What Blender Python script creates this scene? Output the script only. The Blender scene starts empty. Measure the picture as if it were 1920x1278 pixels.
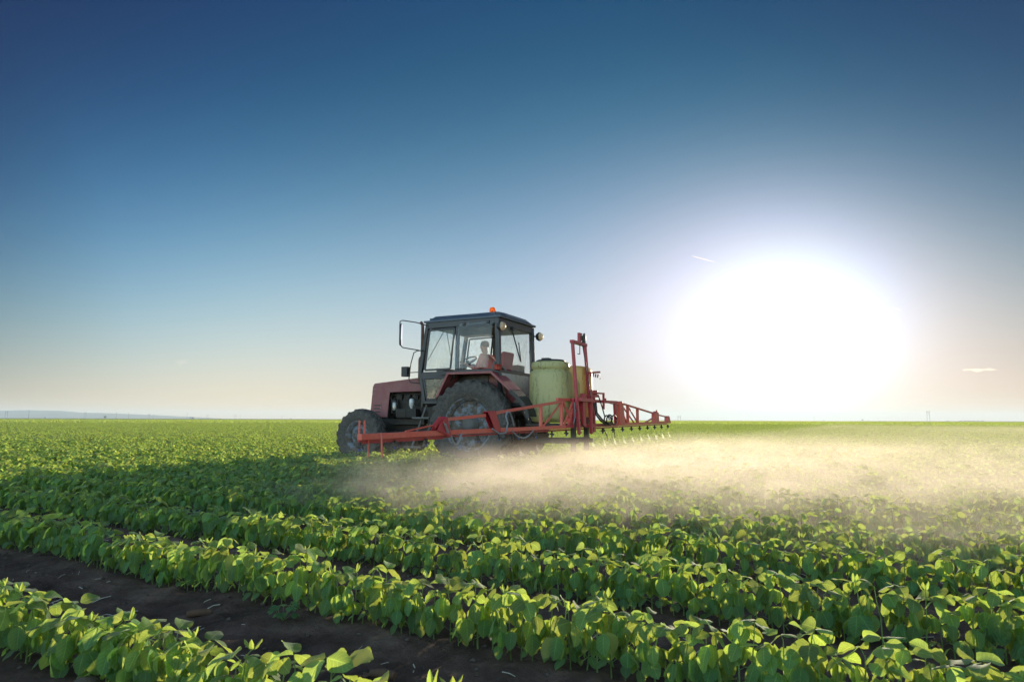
import bpy, bmesh, math, random
import numpy as np
from mathutils import Vector, Matrix, Euler
sc = bpy.context.scene
C = sc.collection
R = math.radians
PI = math.pi

# ---------------------------------------------------------------- camera, sky, sun, exposure
H = 0.85
PITCH = math.atan(147.2 / 1280.0)
cam = bpy.data.cameras.new('camera')
cam.lens = 24.0; cam.sensor_width = 36.0
cam.clip_start = 0.05; cam.clip_end = 60000.0
cam.dof.use_dof = True; cam.dof.focus_distance = 6.0; cam.dof.aperture_fstop = 11.0
camo = bpy.data.objects.new('camera', cam); C.objects.link(camo)
camo.matrix_world = Matrix.Translation((0, 0, H)) @ Matrix.Rotation(PI / 2 + PITCH, 4, 'X') @ Matrix.Rotation(R(0.18), 4, 'Z')
sc.camera = camo

EXPOSURE = 0.55; SK = 2 ** -EXPOSURE
SUN_EL = R(6.3); SUN_AZ = R(22.7)                 # azimuth from +Y towards +X
SUN_DIR = Vector((math.sin(SUN_AZ) * math.cos(SUN_EL), math.cos(SUN_AZ) * math.cos(SUN_EL), math.sin(SUN_EL)))
world = bpy.data.worlds.new('World'); sc.world = world; world.use_nodes = True
wn = world.node_tree.nodes; wl = world.node_tree.links
wn.clear()
wout = wn.new('ShaderNodeOutputWorld'); wbg = wn.new('ShaderNodeBackground')
sky = wn.new('ShaderNodeTexSky'); sky.sky_type = 'NISHITA'; sky.sun_disc = False
sky.sun_elevation = SUN_EL; sky.sun_rotation = SUN_AZ
sky.air_density = 0.7; sky.dust_density = 0.2; sky.ozone_density = 4.0; sky.altitude = 80
wbg.inputs['Strength'].default_value = 0.15
# the clear sky of the Sky Texture with added fill behind the camera, and the aureole of the low sun and the dusty air near the horizon as terms of the sky direction
wtc = wn.new('ShaderNodeTexCoord')
def wm(op, x, y=None):
    m_ = wn.new('ShaderNodeMath'); m_.operation = op
    for k_, v_ in enumerate((x, y)):
        if v_ is None: continue
        if isinstance(v_, (int, float)): m_.inputs[k_].default_value = v_
        else: wl.new(v_, m_.inputs[k_])
    return m_.outputs[0]
def wangle(d):
    vn = wn.new('ShaderNodeVectorMath'); vn.operation = 'NORMALIZE'; wl.new(wtc.outputs['Generated'], vn.inputs[0])
    dp = wn.new('ShaderNodeVectorMath'); dp.operation = 'DOT_PRODUCT'; wl.new(vn.outputs[0], dp.inputs[0]); dp.inputs[1].default_value = d
    return wm('MULTIPLY', wm('ARCCOSINE', wm('MINIMUM', dp.outputs['Value'], 1.0)), 180 / PI)
def wgauss(ang, w): return wm('EXPONENT', wm('MULTIPLY', wm('POWER', wm('DIVIDE', wm('ABSOLUTE', ang), w), 2.0), -1.0))
S1 = wangle(SUN_DIR); S2 = wangle((math.sin(R(15)), math.cos(R(15)), 0.0))
EL = wm('SUBTRACT', 90.0, wangle((0, 0, 1)))
POLY = [[-0.914, 0.6899, -0.4204, -0.017, 0.6348, -1.1487, 0.1211, -0.6033, 0.3744, -1.4526, 0.0001, 1.1303], [-0.0374, 1.0718, -0.7958, -1.7129, 1.1758, -0.6354, 0.4995, -0.8098, -0.2057, -0.9029, 0.4491, -0.0496], [1.0929, 1.7935, -1.1261, -4.4226, 2.1231, -0.3377, 0.6538, -1.2189, -1.2312, -0.5089, 0.9355, -1.3237]]
ev = wm('MULTIPLY', wm('MINIMUM', wm('MAXIMUM', EL, 0.0), 42.0), 0.1); sv = wm('MULTIPLY', wm('MINIMUM', S1, 62.0), 0.05)
e2 = wm('MULTIPLY', ev, ev); s2 = wm('MULTIPLY', sv, sv)
qv = wm('MINIMUM', wm('MAXIMUM', wm('SUBTRACT', 1.5707963, wm('MULTIPLY', wangle((math.cos(SUN_AZ), -math.sin(SUN_AZ), 0.0)), PI / 180)), -0.9), 0.5)
basis = [ev, e2, sv, s2, wm('MULTIPLY', ev, sv), wm('MULTIPLY', wm('MULTIPLY', e2, ev), 0.3), wm('MULTIPLY', wm('MULTIPLY', s2, sv), 0.3), qv, wm('MULTIPLY', qv, ev), wgauss(S1, 9.0), wgauss(S1, 15.0)]
comb = wn.new('ShaderNodeCombineXYZ')
chan = []
for ch, co in enumerate(POLY):
    t_ = co[0]
    for bn, c_ in zip(basis, co[1:]): t_ = wm('ADD', t_, wm('MULTIPLY', bn, c_))
    chan.append(wm('MULTIPLY', wm('MINIMUM', wm('EXPONENT', t_), 1.6), (1.03, 1.06, 1.06)[ch] * SK / 0.15))
# close to the sun the aureole is white, not blue
lim = wm('MULTIPLY', wm('ADD', 1.0, wm('MULTIPLY', wm('MAXIMUM', wm('SUBTRACT', S1, 8.0), 0.0), 0.022)), wm('ADD', 1.0, wm('MULTIPLY', wm('MAXIMUM', wm('SUBTRACT', EL, 14.0), 0.0), 0.03)))
chan[2] = wm('MINIMUM', chan[2], wm('MULTIPLY', chan[1], lim))
for ch in range(3): wl.new(chan[ch], comb.inputs[ch])
acc = wn.new('ShaderNodeVectorMath'); acc.operation = 'MULTIPLY'; wl.new(sky.outputs[0], acc.inputs[0])
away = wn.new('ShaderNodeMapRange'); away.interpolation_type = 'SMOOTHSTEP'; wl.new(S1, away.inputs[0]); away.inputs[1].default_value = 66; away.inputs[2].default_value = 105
wmx = wn.new('ShaderNodeMix'); wmx.data_type = 'VECTOR'; wl.new(away.outputs[0], wmx.inputs[0]); wmx.inputs[4].default_value = (0.01 * SK, 0.10 * SK, 0.22 * SK); wmx.inputs[5].default_value = (9.6, 4.9, 2.7)  # sky away from the sun brightened and warmed as added fill light
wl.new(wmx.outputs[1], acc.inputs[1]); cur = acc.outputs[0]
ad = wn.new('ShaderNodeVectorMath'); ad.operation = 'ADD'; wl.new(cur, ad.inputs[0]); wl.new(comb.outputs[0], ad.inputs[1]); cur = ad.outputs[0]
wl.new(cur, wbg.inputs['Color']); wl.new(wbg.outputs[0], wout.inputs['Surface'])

sd = bpy.data.lights.new('sun', 'SUN'); sd.energy = 5.0; sd.angle = R(0.6); sd.color = (1.0, 0.85, 0.63)
so = bpy.data.objects.new('sun', sd); C.objects.link(so)
so.rotation_euler = (-SUN_DIR).to_track_quat('-Z', 'Y').to_euler()

sc.view_settings.view_transform = 'Standard'; sc.view_settings.look = 'None'
sc.view_settings.gamma = 1.0; sc.view_settings.use_curve_mapping = False
sc.view_settings.exposure = EXPOSURE
sc.cycles.use_denoising = True
sc.cycles.max_bounces = 10; sc.cycles.transparent_max_bounces = 16; sc.cycles.transmission_bounces = 6
sc.cycles.diffuse_bounces = 4; sc.cycles.volume_bounces = 2; sc.cycles.volume_max_steps = 256
sc.cycles.use_adaptive_sampling = True; sc.cycles.adaptive_threshold = 0.02
sc.cycles.caustics_reflective = False; sc.cycles.caustics_refractive = False

JETD, MISTD, MISTG = 3.2, 0.165, 0.38       # spray jets, mist density and forward scattering
HAZED, HAZEC = 0.00013, (0.72, 0.86, 1.0)
# ---------------------------------------------------------------- helpers
def tag(o, label=None, cat=None, group=None, kind=None):
    if label: o['label'] = label
    if cat: o['category'] = cat
    if group: o['group'] = group
    if kind: o['kind'] = kind
    return o
def empty(name, loc=(0, 0, 0), rz=0.0, parent=None):
    o = bpy.data.objects.new(name, None); C.objects.link(o); o.location = loc; o.rotation_euler = (0, 0, rz)
    o.empty_display_size = 0.2
    if parent: o.parent = parent
    return o
def V(*a): return Vector(a)
class MB:
    def __init__(s): s.v = []; s.f = []; s.m = []; s.sm = []
    def add(s, vs, fs, m=0, smooth=False):
        b = len(s.v); s.v += [tuple(p) for p in vs]
        for f in fs: s.f.append(tuple(i + b for i in f)); s.m.append(m); s.sm.append(smooth)
    def hexa(s, p, m=0):   # 8 points: bottom loop 0-3, top loop 4-7
        s.add(p, [(0, 3, 2, 1), (4, 5, 6, 7), (0, 1, 5, 4), (1, 2, 6, 5), (2, 3, 7, 6), (3, 0, 4, 7)], m)
    def box(s, c, d, rot=None, m=0):
        c = Vector(c); h = Vector(d) / 2
        ps = [V(-h.x, -h.y, -h.z), V(h.x, -h.y, -h.z), V(h.x, h.y, -h.z), V(-h.x, h.y, -h.z), V(-h.x, -h.y, h.z), V(h.x, -h.y, h.z), V(h.x, h.y, h.z), V(-h.x, h.y, h.z)]
        if rot: M = Euler(rot).to_matrix(); ps = [M @ p for p in ps]
        s.hexa([p + c for p in ps], m); return s
    def bar(s, a, b, w=0.04, h=None, up=(0, 0, 1), m=0):
        a, b = Vector(a), Vector(b); h = h or w; d = (b - a).normalized(); up = Vector(up)
        if abs(d.dot(up)) > 0.95: up = V(1, 0, 0) if abs(d.x) < 0.9 else V(0, 1, 0)
        r = d.cross(up).normalized() * w / 2; u = r.cross(d).normalized() * h / 2
        s.hexa([a - r - u, a + r - u, b + r - u, b - r - u, a - r + u, a + r + u, b + r + u, b - r + u], m); return s
    def tube(s, pts, r=0.01, n=8, m=0, cap=True):
        pts = [Vector(p) for p in pts]; rs = r if isinstance(r, (list, tuple)) else [r] * len(pts)
        rings = []; prev = None
        for i, p in enumerate(pts):
            t = (pts[min(i + 1, len(pts) - 1)] - pts[max(i - 1, 0)]).normalized()
            if prev is None:
                x = t.orthogonal().normalized()
            else:
                x = (prev - t * prev.dot(t)).normalized()
            prev = x; y = t.cross(x)
            rings.append([p + (x * math.cos(2 * PI * k / n) + y * math.sin(2 * PI * k / n)) * rs[i] for k in range(n)])
        vs = [q for rg in rings for q in rg]; fs = []
        for i in range(len(pts) - 1):
            for k in range(n):
                k2 = (k + 1) % n; fs.append((i * n + k, i * n + k2, (i + 1) * n + k2, (i + 1) * n + k))
        s.add(vs, fs, m, True)
        if cap: s.add(rings[0], [tuple(reversed(range(n)))], m); s.add(rings[-1], [tuple(range(n))], m)
        return s
    def lathe(s, prof, c=(0, 0, 0), axis='Z', n=32, m=0, smooth=True, close=False):
        c = Vector(c); vs = []; fs = []
        for (r, h) in prof:
            for k in range(n):
                a = 2 * PI * k / n; x, y = r * math.cos(a), r * math.sin(a)
                p = V(x, y, h) if axis == 'Z' else (V(x, h, y) if axis == 'Y' else V(h, x, y))
                vs.append(p + c)
        L = len(prof)
        for i in range(L if close else L - 1):
            j = (i + 1) % L
            for k in range(n):
                k2 = (k + 1) % n; fs.append((i * n + k, i * n + k2, j * n + k2, j * n + k))
        s.add(vs, fs, m, smooth); return s
    def prism(s, poly, ex, m=0):   # planar polygon extruded by vector
        poly = [Vector(p) for p in poly]; ex = Vector(ex); n = len(poly)
        vs = poly + [p + ex for p in poly]
        s.add(vs, [tuple(reversed(range(n))), tuple(range(n, 2 * n))] + [(i, (i + 1) % n, n + (i + 1) % n, n + i) for i in range(n)], m); return s
    def mesh(s, name, mats):
        me = bpy.data.meshes.new(name); me.from_pydata(s.v, [], s.f)
        me.polygons.foreach_set('material_index', s.m); me.polygons.foreach_set('use_smooth', s.sm)
        for mt in (mats if isinstance(mats, (list, tuple)) else [mats]): me.materials.append(mt)
        bm = bmesh.new(); bm.from_mesh(me); bmesh.ops.recalc_face_normals(bm, faces=bm.faces); bm.to_mesh(me); bm.free()
        me.update(); return me
    def build(s, name, mats, parent=None, bevel=0.0, label=None):
        o = bpy.data.objects.new(name, s.mesh(name, mats)); C.objects.link(o)
        if parent: o.parent = parent
        if bevel:
            b = o.modifiers.new('bevel', 'BEVEL'); b.width = bevel; b.segments = 2; b.limit_method = 'ANGLE'; b.angle_limit = R(40)
        if label: o['label'] = label
        return o

# ---------------------------------------------------------------- materials
def mat(name): 
    m = bpy.data.materials.new(name); m.use_nodes = True; m.node_tree.nodes.clear(); return m, m.node_tree.nodes, m.node_tree.links
def noise(n, l, scale, detail=4, rough=0.6, coord='Object', vec_scale=None, dist=0.0):
    tc = n.new('ShaderNodeTexCoord'); t = n.new('ShaderNodeTexNoise')
    t.inputs['Scale'].default_value = scale; t.inputs['Detail'].default_value = detail; t.inputs['Roughness'].default_value = rough; t.inputs['Distortion'].default_value = dist
    if vec_scale:
        mp = n.new('ShaderNodeMapping'); mp.inputs['Scale'].default_value = vec_scale
        l.new(tc.outputs[coord], mp.inputs[0]); l.new(mp.outputs[0], t.inputs['Vector'])
    else: l.new(tc.outputs[coord], t.inputs['Vector'])
    return t
def ramp(n, l, src, stops):
    r = n.new('ShaderNodeValToRGB'); e = r.color_ramp.elements
    while len(e) < len(stops): e.new(0.5)
    for i, (p, c) in enumerate(stops): e[i].position = p; e[i].color = (*c, 1) if len(c) == 3 else c
    l.new(src, r.inputs[0]); return r
def painted(name, base, dirt=(0.16, 0.12, 0.085), amt=(0.45, 0.75), rough=0.5, metal=0.0, scale=5.0, bump=0.05, vs=None, second=None):
    m, n, l = mat(name)
    o = n.new('ShaderNodeOutputMaterial'); p = n.new('ShaderNodeBsdfPrincipled'); l.new(p.outputs[0], o.inputs[0])
    t = noise(n, l, scale, 6, 0.65, vec_scale=vs)
    mix = n.new('ShaderNodeMix'); mix.data_type = 'RGBA'
    mix.inputs[6].default_value = (*base, 1); mix.inputs[7].default_value = (*dirt, 1)
    rp = ramp(n, l, t.outputs[0], [(amt[0], (0, 0, 0)), (amt[1], (1, 1, 1))])
    l.new(rp.outputs[0], mix.inputs[0])
    src = mix.outputs[2]
    t2 = noise(n, l, scale * 7, 4, 0.7)
    hs = n.new('ShaderNodeHueSaturation'); mr = n.new('ShaderNodeMapRange'); mr.inputs[3].default_value = 0.75; mr.inputs[4].default_value = 1.25
    l.new(t2.outputs[0], mr.inputs[0]); l.new(mr.outputs[0], hs.inputs['Value']); l.new(src, hs.inputs['Color']); l.new(hs.outputs[0], p.inputs['Base Color'])
    r2 = n.new('ShaderNodeMapRange'); r2.inputs[3].default_value = rough; r2.inputs[4].default_value = min(1, rough + 0.35)
    l.new(rp.outputs[0], r2.inputs[0]); l.new(r2.outputs[0], p.inputs['Roughness'])
    p.inputs['Metallic'].default_value = metal
    if bump:
        b = n.new('ShaderNodeBump'); b.inputs['Strength'].default_value = bump * 4; b.inputs['Distance'].default_value = 0.004
        l.new(t2.outputs[0], b.inputs['Height']); l.new(b.outputs[0], p.inputs['Normal'])
    return m
M = {}
M['hood'] = painted('faded_red_paint', (0.20, 0.042, 0.05), (0.27, 0.15, 0.14), (0.35, 0.9), 0.42, scale=3)
M['fender'] = painted('fender_red_paint', (0.22, 0.045, 0.05), (0.28, 0.16, 0.14), (0.45, 0.85), 0.38, scale=4)
M['boom'] = painted('orange_red_paint', (0.58, 0.085, 0.058), (0.48, 0.20, 0.15), (0.42, 0.9), 0.42, scale=4)
M['boomdark'] = painted('deep_red_paint', (0.36, 0.022, 0.035), (0.26, 0.10, 0.08), (0.5, 0.95), 0.42, scale=5)
M['cab'] = painted('dark_blue_cab_paint', (0.018, 0.022, 0.030), (0.07, 0.058, 0.05), (0.5, 1.0), 0.38, scale=3)
M['roof'] = painted('blue_grey_roof', (0.05, 0.07, 0.10), (0.2, 0.17, 0.14), (0.5, 0.95), 0.4, scale=3)
M['cabin'] = painted('dusty_interior', (0.17, 0.15, 0.13), (0.25, 0.2, 0.15), (0.4, 0.9), 0.8, scale=4)
M['black'] = painted('black_plastic', (0.018, 0.018, 0.02), (0.07, 0.06, 0.05), (0.5, 0.95), 0.5, scale=8)
M['engine'] = painted('oily_engine_metal', (0.02, 0.022, 0.022), (0.07, 0.05, 0.035), (0.4, 0.8), 0.5, 0.3, scale=9, bump=0.15)
M['iron'] = painted('dirty_grey_iron', (0.10, 0.105, 0.11), (0.12, 0.09, 0.06), (0.4, 0.8), 0.6, 0.2, scale=7, bump=0.15)
M['tyre'] = painted('dusty_rubber', (0.032, 0.032, 0.033), (0.12, 0.105, 0.09), (0.30, 0.75), 0.85, scale=22, bump=0.25)
M['rim'] = painted('muddy_blue_grey_rim', (0.14, 0.165, 0.20), (0.10, 0.078, 0.060), (0.44, 0.53), 0.7, scale=9, bump=0.3)
M['steel'] = painted('bare_steel', (0.45, 0.45, 0.45), (0.25, 0.2, 0.15), (0.4, 0.9), 0.35, 0.8, scale=10)
M['white'] = painted('white_filter_paint', (0.65, 0.66, 0.66), (0.2, 0.18, 0.15), (0.5, 0.8), 0.4, scale=12)
M['rust'] = painted('rusty_exhaust', (0.11, 0.05, 0.035), (0.2, 0.11, 0.07), (0.4, 0.8), 0.8, scale=12)
M['seat'] = painted('red_seat_cloth', (0.35, 0.02, 0.03), (0.2, 0.05, 0.05), (0.5, 0.9), 0.9, scale=6)
M['shirt'] = painted('pink_checked_shirt', (0.50, 0.15, 0.13), (0.35, 0.11, 0.1), (0.5, 0.8), 0.9, scale=20)
M['trousers'] = painted('grey_trousers', (0.08, 0.09, 0.12), (0.1, 0.09, 0.08), (0.5, 0.8), 0.9, scale=10)
M['skin'] = painted('tanned_skin', (0.42, 0.19, 0.12), (0.36, 0.16, 0.10), (0.5, 0.8), 0.55, scale=10)
M['hair'] = painted('dark_hair', (0.05, 0.035, 0.03), (0.06, 0.05, 0.04), (0.5, 0.8), 0.7, scale=20)
M['blue'] = painted('blue_nozzle_cap', (0.012, 0.05, 0.22), (0.03, 0.05, 0.12), (0.5, 0.9), 0.4, scale=20)
M['hose'] = painted('grey_hose', (0.20, 0.22, 0.24), (0.2, 0.18, 0.15), (0.5, 0.9), 0.45, scale=10)
M['panel'] = painted('pale_sheet_metal', (0.42, 0.43, 0.42), (0.16, 0.13, 0.10), (0.5, 0.75), 0.5, scale=8)
M['mirror'], n, l = mat('mirror_glass')
o = n.new('ShaderNodeOutputMaterial'); p = n.new('ShaderNodeBsdfPrincipled'); l.new(p.outputs[0], o.inputs[0])
p.inputs['Base Color'].default_value = (0.9, 0.9, 0.9, 1); p.inputs['Metallic'].default_value = 1; p.inputs['Roughness'].default_value = 0.03

def thin(name, col, trans, dustcol, dust, rough=0.05, scale=6, transl=0.5):
    """thin dusty sheet: clear part, gloss and a film of dust that scatters light through"""
    m, n, l = mat(name)
    o = n.new('ShaderNodeOutputMaterial')
    tr = n.new('ShaderNodeBsdfTransparent'); tr.inputs[0].default_value = (*col, 1)
    gl = n.new('ShaderNodeBsdfGlossy'); gl.inputs['Roughness'].default_value = rough
    fr = n.new('ShaderNodeFresnel'); fr.inputs[0].default_value = 1.45
    ge = n.new('ShaderNodeNewGeometry'); sb = n.new('ShaderNodeMath'); sb.operation = 'SUBTRACT'; sb.inputs[0].default_value = 1; l.new(ge.outputs['Backfacing'], sb.inputs[1])
    mu = n.new('ShaderNodeMath'); mu.operation = 'MULTIPLY'; l.new(fr.outputs[0], mu.inputs[0]); l.new(sb.outputs[0], mu.inputs[1])
    m1 = n.new('ShaderNodeMixShader'); l.new(mu.outputs[0], m1.inputs[0]); l.new(tr.outputs[0], m1.inputs[1]); l.new(gl.outputs[0], m1.inputs[2])
    df = n.new('ShaderNodeBsdfDiffuse'); df.inputs[0].default_value = (*dustcol, 1)
    tl = n.new('ShaderNodeBsdfTranslucent'); tl.inputs[0].default_value = (*dustcol, 1)
    m2 = n.new('ShaderNodeMixShader'); m2.inputs[0].default_value = transl; l.new(df.outputs[0], m2.inputs[1]); l.new(tl.outputs[0], m2.inputs[2])
    t = noise(n, l, scale, 6, 0.7)
    mr = n.new('ShaderNodeMapRange'); mr.inputs[1].default_value = 0.3; mr.inputs[2].default_value = 0.75; mr.inputs[3].default_value = dust * 0.5; mr.inputs[4].default_value = dust * 1.6
    l.new(t.outputs[0], mr.inputs[0])
    m3 = n.new('ShaderNodeMixShader'); l.new(mr.outputs[0], m3.inputs[0]); l.new(m1.outputs[0], m3.inputs[1]); l.new(m2.outputs[0], m3.inputs[2])
    l.new(m3.outputs[0], o.inputs[0]); return m
M['glass'] = thin('dusty_cab_glass', (0.96, 0.98, 0.98), 0.9, (0.62, 0.60, 0.56), 0.10)
M['amber'] = thin('amber_plastic', (1.0, 0.40, 0.03), 0.5, (1.0, 0.30, 0.015), 0.45, 0.15, 12, 0.6)
M['redlens'] = thin('red_lens', (0.8, 0.05, 0.02), 0.5, (0.75, 0.06, 0.03), 0.6, 0.15, 12, 0.5)
M['lens'] = thin('lamp_lens', (0.9, 0.85, 0.75), 0.6, (0.8, 0.68, 0.5), 0.5, 0.15, 12, 0.4)
def tankmat(name, base, warm):
    m, n, l = mat(name)
    o = n.new('ShaderNodeOutputMaterial'); p = n.new('ShaderNodeBsdfPrincipled'); p.inputs['Roughness'].default_value = 0.45
    tl = n.new('ShaderNodeBsdfTranslucent'); tl.inputs[0].default_value = (*warm, 1)
    t = noise(n, l, 3.0, 7, 0.7, vec_scale=(3.5, 3.5, 0.45), dist=0.3)
    t2 = noise(n, l, 30.0, 5, 0.7, vec_scale=(1, 1, 0.5))
    ad = n.new('ShaderNodeMath'); ad.operation = 'MULTIPLY'; l.new(t.outputs[0], ad.inputs[0]); 
    mr = n.new('ShaderNodeMapRange'); mr.inputs[1].default_value = 0.3; mr.inputs[2].default_value = 0.7; mr.inputs[3].default_value = 0.75; mr.inputs[4].default_value = 1.15
    l.new(t2.outputs[0], mr.inputs[0]); l.new(mr.outputs[0], ad.inputs[1])
    rp = ramp(n, l, ad.outputs[0], [(0.50, base), (0.56, tuple(c * 0.62 for c in base)), (0.66, (0.05, 0.05, 0.035))])
    l.new(rp.outputs[0], p.inputs['Base Color'])
    mx = n.new('ShaderNodeMixShader'); mx.inputs[0].default_value = 0.35; l.new(p.outputs[0], mx.inputs[1]); l.new(tl.outputs[0], mx.inputs[2]); l.new(mx.outputs[0], o.inputs[0])
    return m
M['tank'] = tankmat('green_stained_plastic', (0.52, 0.51, 0.25), (0.66, 0.60, 0.22))
M['tanky'] = tankmat('yellow_plastic', (0.60, 0.50, 0.20), (0.85, 0.60, 0.12))

def leafmat(name, dcol, tcol, straw=0.0, mixf=0.5):
    m, n, l = mat(name)
    o = n.new('ShaderNodeOutputMaterial')
    oi = n.new('ShaderNodeObjectInfo')
    at = n.new('ShaderNodeAttribute'); at.attribute_name = 'lr'; at.attribute_type = 'GEOMETRY'
    ad = n.new('ShaderNodeMath'); ad.operation = 'ADD'; l.new(oi.outputs['Random'], ad.inputs[0]); l.new(at.outputs['Fac'], ad.inputs[1])
    fr = n.new('ShaderNodeMath'); fr.operation = 'FRACT'; l.new(ad.outputs[0], fr.inputs[0])
    t = noise(n, l, 60, 3, 0.6)
    mr = n.new('ShaderNodeMapRange'); mr.inputs[3].default_value = 0.86; mr.inputs[4].default_value = 1.14; l.new(t.outputs[0], mr.inputs[0])
    hue = n.new('ShaderNodeMapRange'); hue.inputs[3].default_value = 0.482; hue.inputs[4].default_value = 0.512; l.new(fr.outputs[0], hue.inputs[0])
    val = n.new('ShaderNodeMapRange'); val.inputs[3].default_value = 0.75; val.inputs[4].default_value = 1.25; l.new(fr.outputs[0], val.inputs[0])
    mul = n.new('ShaderNodeMath'); mul.operation = 'MULTIPLY'; l.new(mr.outputs[0], mul.inputs[0]); l.new(val.outputs[0], mul.inputs[1])
    # veins: a pale midrib and slanting side veins in the leaf's own coordinates
    lu = n.new('ShaderNodeAttribute'); lu.attribute_name = 'luv'; sp_ = n.new('ShaderNodeSeparateXYZ'); l.new(lu.outputs['Vector'], sp_.inputs[0])
    def q(op, x, y=None, z=None):
        m_ = n.new('ShaderNodeMath'); m_.operation = op
        for k_, v_ in enumerate((x, y, z)):
            if v_ is None: continue
            if isinstance(v_, (int, float)): m_.inputs[k_].default_value = v_
            else: l.new(v_, m_.inputs[k_])
        return m_.outputs[0]
    av = q('ABSOLUTE', sp_.outputs[1])
    mid = q('LESS_THAN', av, 0.06)
    tri = q('ABSOLUTE', q('SUBTRACT', q('FRACT', q('SUBTRACT', q('MULTIPLY', sp_.outputs[0], 6.5), q('MULTIPLY', av, 1.6))), 0.5))
    sv_ = q('MULTIPLY', q('LESS_THAN', tri, 0.07), q('LESS_THAN', av, 0.9))
    vein = q('MULTIPLY', q('MAXIMUM', mid, q('MULTIPLY', sv_, 0.55)), q('LESS_THAN', av, 2.0))
    vmul = q('MULTIPLY', mul.outputs[0], q('ADD', 1.0, q('MULTIPLY', vein, 0.45)))
    cols = []
    for c in (dcol, tcol):
        hs = n.new('ShaderNodeHueSaturation'); hs.inputs['Color'].default_value = (*c, 1)
        l.new(hue.outputs[0], hs.inputs['Hue']); l.new(vmul, hs.inputs['Value']); cols.append(hs)
    old = q('GREATER_THAN', fr.outputs[0], 0.99)
    for k_ in range(2):
        dm = n.new('ShaderNodeMix'); dm.data_type = 'RGBA'; l.new(old, dm.inputs[0]); l.new(cols[k_].outputs[0], dm.inputs[6]); dm.inputs[7].default_value = (0.34, 0.36, 0.10, 1)
        class _O: pass
        o_ = _O(); o_.outputs = [dm.outputs[2]]; cols[k_] = o_
    p = n.new('ShaderNodeBsdfPrincipled'); p.inputs['Roughness'].default_value = 0.72; p.inputs['Specular IOR Level'].default_value = 0.22
    p.inputs['Sheen Weight'].default_value = 0.3; p.inputs['Sheen Roughness'].default_value = 0.4
    l.new(cols[0].outputs[0], p.inputs['Base Color'])
    tl = n.new('ShaderNodeBsdfTranslucent'); l.new(cols[1].outputs[0], tl.inputs[0])
    mx = n.new('ShaderNodeMixShader'); mx.inputs[0].default_value = mixf
    l.new(p.outputs[0], mx.inputs[1]); l.new(tl.outputs[0], mx.inputs[2]); l.new(mx.outputs[0], o.inputs[0])
    return m
M['leaf'] = leafmat('soybean_leaf', (0.075, 0.160, 0.072), (0.62, 0.78, 0.12))
M['stem'] = leafmat('soybean_stem', (0.14, 0.19, 0.06), (0.3, 0.35, 0.08), mixf=0.3)
M['weed'] = leafmat('weed_leaf', (0.07, 0.15, 0.06), (0.2, 0.35, 0.08))
M['treeleaf'] = leafmat('tree_leaf', (0.03, 0.05, 0.02), (0.05, 0.09, 0.02), mixf=0.3)

# soil / ground
m, n, l = mat('dark_soil'); M['soil'] = m
o = n.new('ShaderNodeOutputMaterial'); p = n.new('ShaderNodeBsdfPrincipled'); p.inputs['Roughness'].default_value = 0.95; p.inputs['Specular IOR Level'].default_value = 0.15; l.new(p.outputs[0], o.inputs[0])
t = noise(n, l, 3.0, 8, 0.7); t2 = noise(n, l, 60.0, 8, 0.75)
rp = ramp(n, l, t.outputs[0], [(0.32, (0.07, 0.045, 0.036)), (0.5, (0.15, 0.096, 0.076)), (0.66, (0.27, 0.18, 0.14))])
geo = n.new('ShaderNodeNewGeometry'); ln = n.new('ShaderNodeVectorMath'); ln.operation = 'LENGTH'; l.new(geo.outputs['Position'], ln.inputs[0])
mr = n.new('ShaderNodeMapRange'); mr.inputs[1].default_value = 300; mr.inputs[2].default_value = 520; l.new(ln.outputs['Value'], mr.inputs[0])
tf = noise(n, l, 0.004, 3, 0.5, vec_scale=(0.35, 1, 1))
rf = ramp(n, l, tf.outputs[0], [(0.40, (0.06, 0.10, 0.025)), (0.52, (0.09, 0.12, 0.035)), (0.60, (0.26, 0.21, 0.11))])
mx = n.new('ShaderNodeMix'); mx.data_type = 'RGBA'; l.new(mr.outputs[0], mx.inputs[0]); l.new(rp.outputs[0], mx.inputs[6]); l.new(rf.outputs[0], mx.inputs[7])
l.new(mx.outputs[2], p.inputs['Base Color'])
b = n.new('ShaderNodeBump'); b.inputs['Strength'].default_value = 0.9; b.inputs['Distance'].default_value = 0.03
l.new(t2.outputs[0], b.inputs['Height']); l.new(b.outputs[0], p.inputs['Normal'])
M['straw'] = painted('pale_straw', (0.62, 0.55, 0.44), (0.2, 0.16, 0.11), (0.45, 0.8), 0.7, scale=30)
M['stub'] = painted('old_corn_stub', (0.16, 0.085, 0.045), (0.08, 0.05, 0.035), (0.4, 0.8), 0.85, scale=30)
M['clod'] = painted('soil_clod', (0.12, 0.086, 0.066), (0.18, 0.12, 0.08), (0.5, 0.9), 0.95, scale=25, bump=0.3)

# ---------------------------------------------------------------- field geometry
ROW_A = R(31.3)
RD = np.array([-math.cos(ROW_A), math.sin(ROW_A)])      # along the rows, away to the left
RN = np.array([math.sin(ROW_A), math.cos(ROW_A)])       # across the rows, away from the camera
ROWP = [-1.35, -0.5, 0.38, 1.29, 2.21, 3.03, 3.86]
def row_perp(i): return ROWP[i] if i < len(ROWP) else 3.86 + 0.82 * (i - len(ROWP) + 1)
rng = np.random.default_rng(11)
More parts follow.
